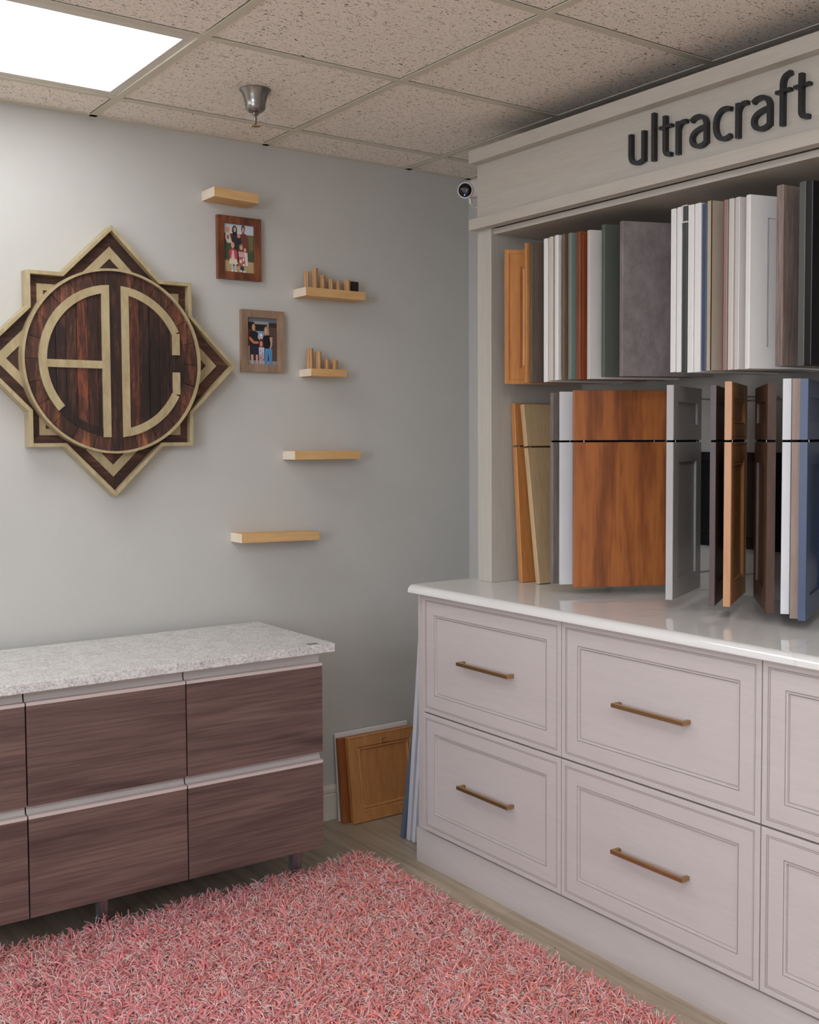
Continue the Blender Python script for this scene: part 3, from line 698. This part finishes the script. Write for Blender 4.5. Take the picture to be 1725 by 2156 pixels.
b = MB(); b.box(XH-.036, XH, YHR, YHL+.001, 2.089, 2.124, M_CABH); b.build('lower_moulding', t, bevel=.001)
b = MB(); b.box(XH-.036, XH, YHR, YHL+.001, 2.305, 2.346, M_CABH); b.box(XH, XH+.03, YHR, YHL, 2.338, 2.346, M_CABH); b.build('crown_moulding', t, bevel=.001)

# ------------------------------------------------------------------ sign lettering on the fascia
LM = Matrix(((0, 1, 0, XH), (-1, 0, 0, 0), (0, 0, 1, 0), (0, 0, 0, 1)))       # local x -> -Y, local y -> +X
t = thing('sign_lettering', (XH, 1.9, 2.2), 'black raised letters spelling ultracraft on the pale fascia board', 'sign')
def smooth2(p, n=6):
    out = []
    for i in range(len(p)-1):
        a = p[max(i-1, 0)]; b_ = p[i]; c = p[i+1]; d = p[min(i+2, len(p)-1)]
        for k in range(n):
            u = k/n
            out.append(tuple(.5*((2*b_[j])+(-a[j]+c[j])*u+(2*a[j]-5*b_[j]+4*c[j]-d[j])*u*u+(-a[j]+3*b_[j]-3*c[j]+d[j])*u**3) for j in (0, 1)))
    return out+[p[-1]]
BL, XHt = 2.1605, 2.2455
def letter(strokes):
    b = MB(); d = -.015
    for k, (pts, w) in enumerate(strokes): b.stroke(pts, w, d-.0002*k, -.0005, M_BLACKP, LM)
    b.build('letter', t)
SW = .0108
def S(pts, w=SW, n=6): return (smooth2([(a, c) for a, c in pts], n), w)
def Ln(pts, w=SW): return (pts, w)
def glyph_t(x): letter([Ln([(x, 2.271), (x, 2.186)]), S([(x, 2.188), (x+.0012, 2.176), (x+.008, 2.1675), (x+.022, 2.1655)]), Ln([(x-.019, 2.2415), (x+.025, 2.2415)], .0078)])
def glyph_r(x): letter([Ln([(x, BL-.002), (x, XHt)]), S([(x, 2.222), (x+.006, 2.235), (x+.016, 2.2405), (x+.030, 2.2405)], .0100)])
def glyph_a(x): letter([S([(x-.049, 2.2345), (x-.038, 2.241), (x-.022, 2.242), (x-.008, 2.236), (x-.001, 2.224), (x, 2.212), (x, 2.19)]), Ln([(x, 2.192), (x, 2.168)]),
                        S([(x, 2.212), (x-.02, 2.2095), (x-.036, 2.204), (x-.0455, 2.194), (x-.0455, 2.181), (x-.038, 2.171), (x-.024, 2.1655), (x-.01, 2.167), (x, 2.173)])])
letter([Ln([(-2.1745, 2.249), (-2.1745, 2.196)]), S([(-2.1745, 2.198), (-2.1735, 2.184), (-2.1680, 2.1735), (-2.1560, 2.167), (-2.1400, 2.1665), (-2.1262, 2.171)]), Ln([(-2.1262, 2.1655), (-2.1262, 2.249)])])
letter([Ln([(-2.0905, 2.288), (-2.0905, 2.159)])])
glyph_t(-2.0505); glyph_r(-2.0055); glyph_a(-1.9115)
letter([S([(-1.8330, 2.2375), (-1.8480, 2.2415), (-1.8640, 2.239), (-1.8770, 2.226), (-1.8815, 2.205), (-1.8775, 2.184), (-1.8660, 2.1705), (-1.8490, 2.1665), (-1.8330, 2.1715)])])
glyph_r(-1.8115); glyph_a(-1.7170)
letter([Ln([(-1.6805, 2.159), (-1.6805, 2.25)]), S([(-1.6805, 2.248), (-1.6795, 2.264), (-1.6725, 2.276), (-1.6560, 2.281)]), Ln([(-1.6990, 2.2415), (-1.6565, 2.2415)], .0078)])
glyph_t(-1.6285)

# ------------------------------------------------------------------ sample doors in the hutch
def P(name, rgb, **k): return paint(name, rgb, **{**dict(rough=.38), **k})
SM = dict(
    maple=wood('maple_stain', (214, 150, 84), (182, 116, 58), 'Z', 90, 16, .5, .4, .06, 10), honey=wood('honey_stain', (204, 142, 82), (172, 110, 58), 'Z', 90, 16, .5, .4, .06, 10),
    taupe=wood('taupe_stain', (112, 98, 86), (82, 70, 60), 'Z', 110, 22, .6, .5, .08, 12), white=M_WHITE, offw=M_OFFW,
    cream=P('cream_lacquer', (208, 200, 188)), brown=wood('mid_brown_stain', (132, 112, 88), (98, 80, 62), 'Z', 90, 18, .5, .45, .06, 10),
    sage=P('sage_lacquer', (122, 134, 126)), cherry=wood('cherry_stain', (156, 84, 46), (110, 52, 28), 'Z', 80, 14, .5, .35, .06, 9),
    lgrey=P('light_grey_lacquer', (208, 203, 200)), green=P('moss_lacquer', (84, 90, 82)), concrete=None, char=P('charcoal_lacquer', (62, 64, 64)),
    navy=P('navy_lacquer', (66, 78, 104)), beige=P('beige_lacquer', (184, 172, 152)), red=P('mauve_lacquer', (150, 128, 122)), redline=P('red_core', (140, 20, 34)),
    greywood=wood('grey_oak_laminate', (160, 142, 134), (104, 88, 82), 'Z', 120, 20, .55, .5, .15, 12), dkgrey=P('dark_grey_lacquer', (82, 84, 80)), black=M_BLKDOOR,
    blond=wood('blond_wood', (204, 176, 136), (182, 152, 112), 'Z', 100, 14, .5, .45, .05, 10), ash=wood('ash_grey_veneer', (142, 132, 126), (96, 86, 82), 'Z', 70, 12, .5, .5, .1, 8, warp=.2),
    walnut=None,
    sgrey=P('soft_grey_lacquer', (176, 172, 170)), espresso=wood('espresso_stain', (80, 55, 50), (54, 36, 34), 'Z', 90, 18, .5, .4, .06, 10),
    peach=wood('peach_maple', (202, 148, 100), (184, 130, 84), 'Z', 90, 16, .5, .4, .05, 10), umber=wood('umber_stain', (88, 60, 46), (56, 38, 30), 'Z', 90, 14, .5, .42, .06, 10),
    mist=P('mist_grey_lacquer', (212, 213, 216)), greige=wood('greige_stain', (160, 138, 124), (134, 114, 102), 'Z', 100, 20, .5, .45, .06, 10), blue=P('denim_blue_lacquer', (52, 66, 98)))
def concrete():
    m, nt, b = new_mat('concrete_laminate'); mp = coords(nt, (1, 1, .6)); n = N(nt, 'ShaderNodeTexNoise'); n.inputs['Scale'].default_value = 22; n.inputs['Detail'].default_value = 8; n.inputs['Roughness'].default_value = .7
    nt.links.new(mp.outputs[0], n.inputs[0]); r = ramp(nt, [(.3, lin(108, 100, 100)), (.55, lin(132, 124, 124)), (.75, lin(146, 139, 139))]); nt.links.new(n.outputs[0], r.inputs[0]); nt.links.new(r.outputs[0], b.inputs['Base Color'])
    b.inputs['Roughness'].default_value = .6; return m
SM['concrete'] = concrete()
def walnut():
    m, nt, b = new_mat('walnut_veneer'); mp = coords(nt, (1, 1, .16))
    w = N(nt, 'ShaderNodeTexWave', wave_type='BANDS', bands_direction='Y'); w.inputs['Scale'].default_value = 4.2
    w.inputs['Distortion'].default_value = 15; w.inputs['Detail'].default_value = 5; w.inputs['Detail Scale'].default_value = .9; w.inputs['Detail Roughness'].default_value = .66
    nt.links.new(mp.outputs[0], w.inputs[0])
    mf = coords(nt, (1, 1, .05)); n = N(nt, 'ShaderNodeTexNoise'); n.inputs['Scale'].default_value = 130; n.inputs['Detail'].default_value = 3
    nt.links.new(mf.outputs[0], n.inputs[0])
    mx = N(nt, 'ShaderNodeMix', data_type='FLOAT'); mx.inputs[0].default_value = .55
    nt.links.new(w.outputs['Fac'], mx.inputs[2]); nt.links.new(n.outputs[0], mx.inputs[3])
    r = ramp(nt, [(.15, lin(112, 64, 36)), (.45, lin(146, 84, 44)), (.75, lin(172, 104, 54))]); nt.links.new(mx.outputs[0], r.inputs[0])
    nt.links.new(r.outputs[0], b.inputs['Base Color']); b.inputs['Roughness'].default_value = .36; return m
SM['walnut'] = walnut()
SHAKER = [(.055, 0), (.0555, .006), (.057, .0065)]
MITRE = [(.012, 0), (.016, .002), (.05, .003), (.058, .007), (.066, .0035)]
BEAD = [(.006, 0), (.007, .0015), (.011, .0015), (.012, 0), (.052, 0), (.054, .003), (.058, .001), (.062, .007)]
FLAT = []
STY = dict(flat=FLAT, shaker=SHAKER, mitre=MITRE, bead=BEAD)

def door_axes(a):
    a = math.radians(a); d = Vector((math.cos(a), math.sin(a), 0)); n_ = Vector((math.sin(a), -math.cos(a), 0)); return d, n_
def sample(y1, a, tk, z0, z1, mat, style, label, split=None, L=.29, other=False, name='door_sample', grp='cabinet sample doors in the display hutch', extra=None, edge=None):
    """door swung a degrees from straight out of the wall; its front edge's far corner stands at (XH, y1)"""
    d, n_ = door_axes(a); p1 = Vector((XH, y1, 0)); p2 = p1+tk*n_
    t = thing(name, (XH, y1, z0), label, 'sample door', grp)
    if other: M_ = frame_M((p1.x+L*d.x, p1.y+L*d.y, 0), (-d.x, -d.y))
    else: M_ = frame_M((p2.x, p2.y, 0), (d.x, d.y))
    pieces = [(z0, z1, 'door_panel')] if not split else [(z0, split-.003, 'door_panel'), (split+.003, z1, 'drawer_front')]
    for a0, a1, nm in pieces:
        b = MB(M_); st = STY[style]
        if nm == 'drawer_front' and style in ('shaker', 'bead'): st = [(i*.8, dd) for i, dd in st]
        b.panel(L, a1-a0, tk, st, SM[mat], z0=a0)
        o = b.build(nm, t)
    if split:
        for u in (.03, L-.04):
            b = MB(M_); b.lathe([(.0022, split-.0029), (.0022, split+.0029)], M_CHROME, 8, Matrix.Translation((u, .0032, 0))); b.build('pin', t)
        b = MB(M_); b.box(.004, L-.004, .0065, tk-.0015, split-.0028, split+.0028, M_VOID); b.build('joint_strip', t)
    e = p1+(L-.01)*d+tk/2*n_
    for zz in ((z0+.045, z1-.03)):
        b = MB(); b.tube([(e.x, e.y, zz), (XBK-.0092, e.y, zz)], .0028, M_BACK, 8); b.build('hinge', t)
    if extra: extra(t, M_, L, tk)
    return t
def holes(t, M_, L, tk):
    for u, z in ((.09, 1.94), (.09, 1.655), (.15, 1.985), (.15, 1.605)):
        b = MB(M_); b.lathe([(.0035, 0), (.0035, .0012), (.0015, .0013)], M_GLAZE, 12, Matrix.Translation((u, .0002, z))@Matrix.Rotation(math.pi/2, 4, 'X')); b.build('screw_hole', t)
def screws(t, M_, L, tk):
    for u, z in ((.045, 1.945), (.045, 1.635)):
        b = MB(M_); b.lathe([(.004, 0), (.0035, .002), (.001, .003)], M_CHROME, 12, Matrix.Translation((u, 0, z))@Matrix.Rotation(math.pi/2, 4, 'X')); b.build('screw', t)
def channel(t, M_, L, tk):
    b = MB(M_)
    b.box(-.0025, L, -.0012, tk+.0012, 2.0205, 2.0235, M_PLAST); b.box(-.0025, L, -.0012, tk+.0012, 1.977, 1.981, M_PLAST); b.box(-.0025, .002, tk-.002, tk+.0012, 1.977, 2.0235, M_PLAST)
    b.build('channel_pull', t, bevel=.0006)
    t.children[-1]['label'] = 'white channel-shaped pull at the top of the charcoal door'
def redfilm(t, M_, L, tk):
    b = MB(M_); b.box(-.0006, L, tk, tk+.0016, 1.579, 2.014, SM['redline']); b.build('red_backing', t)
    t.children[-1]['label'] = 'thin red backing sheet'
def blackline(t, M_, L, tk):
    b = MB(M_); b.box(-.0008, .0012, -.0006, .0008, 1.582, 2.0205, M_VOID); b.build('edge_line', t)
U0, U1 = 1.580, 2.017
UP = [
 (2.730, -31, .018, U0, 2.009, 'maple', 'mitre', 'warm maple framed sample door at the left end of the upper row', {}),
 (2.632, -16, .0150, U0, 2.017, 'honey', 'mitre', 'honey orange sample door, second from the left in the upper row', {}),
 (2.6065, -17, .0125, U0, 2.015, 'taupe', 'flat', 'dark taupe slab sample door beside the honey orange door, upper row', {}),
 (2.542, -9, .0180, U0-.001, 2.017, 'white', 'flat', 'white sample door right of the dark taupe slab, first of three pale ones', {}),
 (2.5185, -9.5, .0180, 1.5825, 2.019, 'cream', 'bead', 'cream beaded sample door between two white ones, upper row left', {}),
 (2.492, -10, .0160, 1.5825, 2.020, 'white', 'mitre', 'white framed sample door just left of the mid brown one', {}),
 (2.463, -16, .0150, 1.582, 2.018, 'brown', 'flat', 'thin mid brown sample door between white and sage doors', {}),
 (2.434, -17, .0170, 1.582, 2.017, 'sage', 'flat', 'sage green sample door left of the reddish cherry door', {}),
 (2.398, -17, .0190, U0, 2.015, 'cherry', 'bead', 'reddish cherry sample door with moulded edge, upper row', {}),
 (2.354, -22, .0170, U0-.001, 2.013, 'lgrey', 'flat', 'pale grey slab sample door between cherry and moss green doors', {}),
 (2.296, -18, .0180, 1.583, 2.020, 'green', 'shaker', 'moss green shaker sample door left of the concrete-look slab', {}),
 (2.224, -20, .0180, 1.581, 2.018, 'concrete', 'flat', 'wide concrete-look grey slab sample door in the middle of the upper row', {}),
 (2.036, -6, .0170, 1.583, 2.021, 'white', 'flat', 'white slab sample door directly right of the concrete-look slab', {}),
 (2.0145, -6.0, .0155, 1.582, 2.022, 'white', 'flat', 'white slab sample door directly left of the charcoal one', {}),
 (1.9960, -6, .0160, 1.581, 2.0200, 'char', 'flat', 'charcoal sample door with a white channel pull at its top', dict(extra=channel)),
 (1.977, -6.5, .0195, 1.579, 2.021, 'white', 'flat', 'white slab sample door directly right of the charcoal one', {}),
 (1.954, -7, .0205, 1.579, 2.021, 'white', 'shaker', 'white sample door immediately left of the navy one', {}),
 (1.930, -10, .0155, 1.582, 2.016, 'navy', 'flat', 'narrow navy blue sample door in the upper row', {}),
 (1.9135, -11, .0165, 1.581, 2.0205, 'beige', 'flat', 'beige sample door with dark edge line, right of the navy door', dict(extra=blackline)),
 (1.8600, -10, .0125, 1.579, 2.014, 'red', 'flat', 'mauve grey sample door with a thin red backing line', dict(extra=redfilm)),
 (1.8445, -11, .0160, 1.579, 2.014, 'offw', 'flat', 'putty grey sample door right of the red-lined one', {}),
 (1.8240, -14, .0150, 1.579, 2.014, 'lgrey', 'flat', 'pale grey slab sample door left of the white door with screw holes', {}),
 (1.7910, -14, .0150, 1.579, 2.014, 'white', 'shaker', 'white sample door with screw holes, left of the grey oak door', dict(extra=holes)),
 (1.7010, -3, .0200, 1.580, 2.021, 'greywood', 'flat', 'grey oak textured sample door left of the black door', {}),
 (1.6370, -9, .0185, 1.578, 2.017, 'dkgrey', 'flat', 'dark grey-green sample door edge between grey oak and black doors', {}),
 (1.6170, -12, .0190, 1.578, 2.015, 'black', 'flat', 'black sample door with chrome screws at the right edge of the upper row', dict(extra=screws)),
]
for y1, a, tk, z0, z1, mat, sty, lab, kw in UP: sample(y1, a, tk, z0, z1, mat, sty, lab, **kw)
SPL = 1.396
LOW = [
 (2.512, -12, .014, .957, 1.5445, 'ash', 'flat', 'ash grey veneer sample door, third from the left in the lower row', {}),
 (2.4725, -24, .016, .959, 1.5465, 'mist', 'flat', 'pale grey two-piece sample door left of the walnut slab', {}),
 (2.414, -27, .019, .957, 1.5485, 'walnut', 'flat', 'wide walnut sample door with drawer front, facing the room in the lower row', {}),
 (2.0480, 25, .0195, .9605, 1.5490, 'sgrey', 'shaker', 'grey shaker sample door right of the walnut slab, turned sideways', {}),
 (1.8990, 31, .0155, .961, 1.5420, 'espresso', 'shaker', 'narrow espresso brown sample door left of the peach maple one', {}),
 (1.8530, 30, .0185, .965, 1.5500, 'peach', 'bead', 'peach maple sample door with moulded panel in the lower row', {}),
 (1.7215, 43, .0210, .964, 1.5400, 'umber', 'shaker', 'dark umber sample door with its panel turned left, lower row', dict(other=True)),
 (1.6775, 36, .0205, .968, 1.5490, 'mist', 'flat', 'pale mist grey sample door edge between umber and greige doors', {}),
 (1.6510, 34, .0200, .960, 1.5480, 'greige', 'flat', 'greige wood sample door edge left of the blue door', {}),
 (1.6280, 26, .0190, .958, 1.5465, 'blue', 'shaker', 'denim blue shaker sample door at the right of the lower row', {}),
]
for y1, a, tk, z0, z1, mat, sty, lab, kw in LOW: sample(y1, a, tk, z0, z1, mat, sty, lab, split=SPL, name='two_piece_door_sample', grp='two-piece sample doors in the lower row', **kw)

def leaning(yb, yt, xf, mat, label, a=-4, tk=.019, h=.592, L=.29, sp=.45):
    """two-piece door standing on the worktop and leaning in +Y against the hutch side"""
    th = math.asin((yt-yb)/h); z0 = .930
    B = Matrix.Translation((xf, yb, z0+tk*math.sin(th)))@Matrix.Rotation(math.radians(a), 4, 'Z')@Matrix.Rotation(-th, 4, 'X')
    t = thing('two_piece_door_sample', (xf, yb, z0), label, 'sample door', 'two-piece sample doors in the lower row')
    b = MB(B); b.panel(L, sp-.003, tk, [], SM[mat]); b.build('door_panel', t)
    b = MB(B); b.panel(L, h-sp-.003, tk, [], SM[mat], z0=sp+.003); b.build('drawer_front', t)
    for u in (.02, L-.03): b = MB(B); b.lathe([(.0025, sp-.0032), (.0025, sp+.0032)], M_CHROME, 8, Matrix.Translation((u, tk/2, 0))); b.build('pin', t)
leaning(2.7285, 2.772, 2.398, 'honey', 'honey orange sample door leaning against the hutch side on the worktop')
leaning(2.6600, 2.7450, 2.412, 'blond', 'blond wood sample door leaning on the honey orange one, on the worktop')

# black framed panel on the hutch back
t = thing('black_panel', (XBK-.02, 2.0, 1.07), 'black framed panel mounted low on the back of the hutch behind sample doors', 'panel')
b = MB(frame_M((XBK-.028, 2.30, 1.073), (0, -1))); b.panel(.62, .288, .0195, [(.028, 0), (.030, .007), (.034, .007)], M_BLKDOOR); b.build('frame', t)
b = MB(); b.box(XBK-.034, XBK-.0085, 1.68, 2.30, 1.099, 1.106, M_BLKDOOR); b.build('ledge', t)

# ------------------------------------------------------------------ security camera on the hutch side
F0, B0 = Vector((2.352, 2.968, 2.2475)), Vector((2.425, 2.9375, 2.266))
t = thing('security_camera', tuple(B0), 'small white security camera with black lens beside the sign board', 'security camera')
ax = (F0-B0).normalized(); aim = Vector((-.80, -.58, -.13)).normalized()
def axis_M(o, z):
    z = z.normalized(); x = Vector((0, 0, 1)).cross(z).normalized(); y = z.cross(x)
    return Matrix(((x.x, y.x, z.x, o.x), (x.y, y.y, z.y, o.y), (x.z, y.z, z.z, o.z), (0, 0, 0, 1)))
b = MB(); segs = 40; Mf, Mb_ = axis_M(F0, aim), axis_M(B0, aim)
rings = [(Mb_, .033, -.02), (Mb_, .037, -.012), (Mb_, .037, 0), (Mf, .0285, -.006), (Mf, .0275, 0), (Mf, .0255, .002)]
vs_ = []
for M_, r_, z in rings:
    for k in range(segs): a = 2*math.pi*k/segs; vs_.append(tuple(M_@Vector((r_*math.cos(a), r_*math.sin(a), z))))
fs = [(i*segs+k, i*segs+(k+1) % segs, (i+1)*segs+(k+1) % segs, (i+1)*segs+k) for i in range(len(rings)-1) for k in range(segs)]
fs += [tuple(range(segs-1, -1, -1)), tuple((len(rings)-1)*segs+k for k in range(segs))]
b.add(vs_, fs, M_PLAST); b.build('housing', t, smooth=True)
b = MB(); b.lathe([(.0232, .0015), (.0232, .004), (.021, .0075), (.014, .0105), (.006, .0115)], M_BLKGL, 32, Mf); d = b.build('lens_cover', t, smooth=True)
b = MB(); b.lathe([(.0075, .0095), (.0075, .0122), (.0055, .0120)], M_BLKDOOR, 24, Mf); b.build('lens', d)
b = MB(); b.lathe([(.0016, .0075), (.0016, .0095)], M_LED, 10, Mf@Matrix.Translation((0, -.0165, .0008))); b.build('status_light', d)
b = MB(); b.tube([tuple(B0+Vector((.005, -.005, 0))), (2.44, YHL+.004, 2.262)], .011, M_PLAST, 12); b.lathe([(.026, 0), (.026, .005)], M_PLAST, 24, Matrix.Translation((2.44, YHL, 2.262))@Matrix.Rotation(-math.pi/2, 4, 'X')); b.build('mount', t, smooth=True)
b = MB(); c0 = F0+Vector((.018, -.004, -.026))
b.tube([tuple(c0), tuple(c0+Vector((.002, 0, -.018)))], .0048, M_PLAST, 10); b.tube([tuple(c0+Vector((.002, 0, -.017))), tuple(c0+Vector((.010, 0, -.027))), tuple(c0+Vector((.022, 0, -.029))), tuple(c0+Vector((.05, -.04, -.02)))], .0018, M_PLAST, 8)
b.build('cable', t, smooth=True)

# ------------------------------------------------------------------ doors leaning in the corner
def lean_back(x0, x1, yb, yt, h, tk, mat, steps, name, label, grp, extra=None, rz=0):
    th = math.asin((yt-yb)/h)
    t = thing(name, (x0, yb, 0), label, 'door panel', grp)
    B = Matrix.Translation((x0, yb, tk*math.sin(th)+.0003))@Matrix.Rotation(rz, 4, 'Z')@Matrix.Rotation(-th, 4, 'X')
    b = MB(B); b.panel(x1-x0, h, tk, steps, mat); b.build('door_panel', t, smooth=False)
    if extra: extra(t, B)
M_CM = wood('corner_maple', (214, 154, 98), (180, 120, 70), 'Z', 80, 12, .45, .42, .06, 8)
M_CO = wood('corner_oak', (176, 108, 58), (136, 78, 40), 'Z', 80, 12, .45, .45, .08, 8)
lean_back(2.100, 2.425, 3.402, 3.4300, .322, .008, M_WHITE, [], 'door_panel_sample', 'thin white board leaning on the back wall behind the wooden doors', 'door panels leaning on the back wall')
lean_back(2.098, 2.420, 3.3715, 3.4050, .308, .019, M_CO, [(.04, 0), (.045, .004)], 'door_panel_sample', 'dark orange wooden door between white board and framed maple door', 'door panels leaning on the back wall')
def stamp(t, B):
    b = MB(B)
    for pts in ([(.150, .281), (.154, .288), (.160, .286), (.166, .290), (.176, .285)], [(.151, .2745), (.163, .2765), (.177, .2745)], [(.151, .270), (.165, .2715), (.178, .270)], [(.149, .270), (.1495, .287)]):
        b.stroke(pts, .0012, -.0004, .0001, M_VOID)
    b.build('stamp_mark', t); t.children[-1]['label'] = 'small dark stamped mark'
lean_back(2.122, 2.440, 3.338, 3.3790, .312, .020, M_CM, [(.004, 0), (.006, .001), (.040, .001), (.044, .006), (.050, .003), (.055, .009), (.060, .009)], 'door_panel_sample', 'framed maple door with stamped mark, front one leaning on back wall', 'door panels leaning on the back wall', stamp)

def lean_side(xf, yb, yt, h, tk, L, mat, label, z0=0, steps=(), roll=0):
    """panel running in X, leaning in -Y against the end of the pale cabinets"""
    th = math.asin((yb-yt)/h)
    t = thing('long_panel', (xf, yb, 0), label, 'door panel', 'tall panels leaning on the cabinet end')
    # local x -> +X, local z tilts to -Y, face y=0 side toward -Y
    B = Matrix.Translation((xf, yb, .0003))@Matrix.Rotation(th, 4, 'X')@Matrix.Rotation(-roll, 4, 'Y')
    b = MB(B); b.panel(L, h, tk, list(steps), mat); b.build('door_panel', t)
lean_side(2.196, 3.066, 2.9445, .735, .015, .45, P('lilac_white', (212, 210, 214)), 'tall white panel leaning on the cabinet end, touching it', roll=.041)
lean_side(2.193, 3.092, 2.9690, .735, .018, .45, P('lilac_white_b', (206, 204, 210)), 'tall white panel leaning on the cabinet end, outer of the two white ones', roll=.046)
lean_side(2.190, 3.122, 3.050, .40, .021, .30, P('slate_blue', (92, 104, 120)), 'short slate blue door leaning on the tall white panels')

# ------------------------------------------------------------------ shag rug
RX0, RX1, RY0, RY1 = .44, 1.945, 1.50, 2.990
t = thing('shag_rug', ((RX0+RX1)/2, (RY0+RY1)/2, 0), 'pink shag rug lying on the floor between the two rows of cabinets', 'rug')
b = MB(); b.box(RX0, RX1, RY0, RY1, .0005, .008, M_RUGB); b.build('backing', t)
rng = np.random.default_rng(5)
def strands(density, L0, L1, r0_, r1_, nseg, sides, lean, curl, colfn, seed):
    rng = np.random.default_rng(seed)
    s = 1/math.sqrt(density); gx = np.arange(RX0+s/2, RX1, s); gy = np.arange(RY0+s/2, RY1, s)
    X, Y = np.meshgrid(gx, gy); X = X.ravel(); Y = Y.ravel(); n = len(X)
    X = X+rng.uniform(-.5, .5, n)*s; Y = Y+rng.uniform(-.5, .5, n)*s
    # neighbouring yarns fall the same way: a slow random field of directions
    ph = rng.uniform(0, 6.28, 12); fld = sum(np.sin(X*kx+Y*ky+p) for kx, ky, p in zip(rng.uniform(-60, 60, 12), rng.uniform(-60, 60, 12), ph))
    az = fld*1.3+rng.normal(0, .8, n); ln = lean*np.abs(rng.normal(1, .35, n)); L = rng.uniform(L0, L1, n)
    L *= 1+.16*np.sin(X*23+np.sin(Y*31))*np.sin(Y*27)
    dx, dy = np.cos(az), np.sin(az); R = rng.uniform(r0_, r1_, n)
    ck = curl*rng.normal(0, 1, n); caz = az+1.57+rng.normal(0, .6, n)
    P_ = np.zeros((n, nseg+1, 3)); P_[:, 0, 0] = X; P_[:, 0, 1] = Y; P_[:, 0, 2] = .007
    for k in range(nseg):
        u = (k+.5)/nseg; th = np.clip(.25*ln*u+ln*u*u, 0, 2.9)
        st = L/nseg; sd = np.sin(th)
        P_[:, k+1, 0] = P_[:, k, 0]+st*(dx*sd+np.cos(caz)*ck*math.sin(5*u)); P_[:, k+1, 1] = P_[:, k, 1]+st*(dy*sd+np.sin(caz)*ck*math.sin(5*u)); P_[:, k+1, 2] = np.maximum(P_[:, k, 2]+st*np.cos(th), .009)
    V = np.zeros((n, nseg+1, sides, 3))
    for k in range(nseg+1):
        tp = 1-.35*(k/nseg)**3 if k < nseg else .45
        for q in range(sides):
            th = 2*math.pi*q/sides+k*.5; V[:, k, q, 0] = P_[:, k, 0]+R*tp*np.cos(th); V[:, k, q, 1] = P_[:, k, 1]+R*tp*np.sin(th)*1; V[:, k, q, 2] = P_[:, k, 2]+R*tp*.6*np.sin(th+1)
    base = (np.arange(n)*(nseg+1)*sides)[:, None]; F = []
    for k in range(nseg):
        for q in range(sides): F.append([k*sides+q, k*sides+(q+1) % sides, (k+1)*sides+(q+1) % sides, (k+1)*sides+q])
    F = np.array(F); FF = (base[:, :, None]+F[None]).reshape(-1, 4)
    C = colfn(rng, n, X, Y); Cf = np.repeat(C, len(F)*4, axis=0)
    return V.reshape(-1, 3), FF, Cf
def col_base(rng, n, X, Y):
    a, c, d = np.array(lin(218, 126, 130)), np.array(lin(222, 134, 124)), np.array(lin(218, 144, 150))
    f = .5+.5*np.sin(X*4.1+np.sin(Y*3.3)*1.5+rng.normal(0, .6, n)); g = rng.uniform(0, 1, n)
    m_ = a[None]*(1-f[:, None])+c[None]*f[:, None]; m_ = np.where(g[:, None] < .22, d[None], m_); m_ = m_*rng.uniform(.85, 1.12, n)[:, None]
    return np.concatenate([m_, np.ones((n, 1))], 1)
def col_light(rng, n, X, Y):
    a = np.array(lin(255, 222, 214)); c = np.array(lin(252, 204, 198)); f = rng.uniform(0, 1, n)[:, None]
    m_ = (a*(1-f)+c*f)*rng.uniform(.9, 1.1, n)[:, None]; return np.concatenate([np.minimum(m_, 1), np.ones((n, 1))], 1)
M_YARN = vcol_mat('chenille_yarn', .9, .1, .3)
parts_ = [strands(34000, .044, .060, .0024, .0041, 6, 5, 2.4, .25, col_base, 11), strands(11000, .052, .066, .0009, .0014, 7, 3, 1.7, .45, col_light, 12)]
V = np.concatenate([p[0] for p in parts_]); off = 0; Fs = []
for p in parts_: Fs.append(p[1]+off); off += len(p[0])
FF = np.concatenate(Fs); CC = np.concatenate([p[2] for p in parts_])
V = V-np.array(t.location)[None]
me = bpy.data.meshes.new('pile'); me.vertices.add(len(V)); me.vertices.foreach_set('co', V.astype(np.float32).ravel())
me.loops.add(FF.size); me.loops.foreach_set('vertex_index', FF.astype(np.int32).ravel())
me.polygons.add(len(FF)); me.polygons.foreach_set('loop_start', np.arange(0, FF.size, 4, dtype=np.int32))
me.update(calc_edges=True); me.validate()
ca = me.color_attributes.new('Col', 'FLOAT_COLOR', 'CORNER'); ca.data.foreach_set('color', CC.astype(np.float32).ravel())
me.materials.append(M_YARN); me.shade_smooth()
o = bpy.data.objects.new('pile', me); COL.objects.link(o); o.parent = t; o['kind'] = 'stuff'

# helper bookkeeping is not part of the scene
for o in bpy.data.objects:
    if 'org' in o: del o['org']
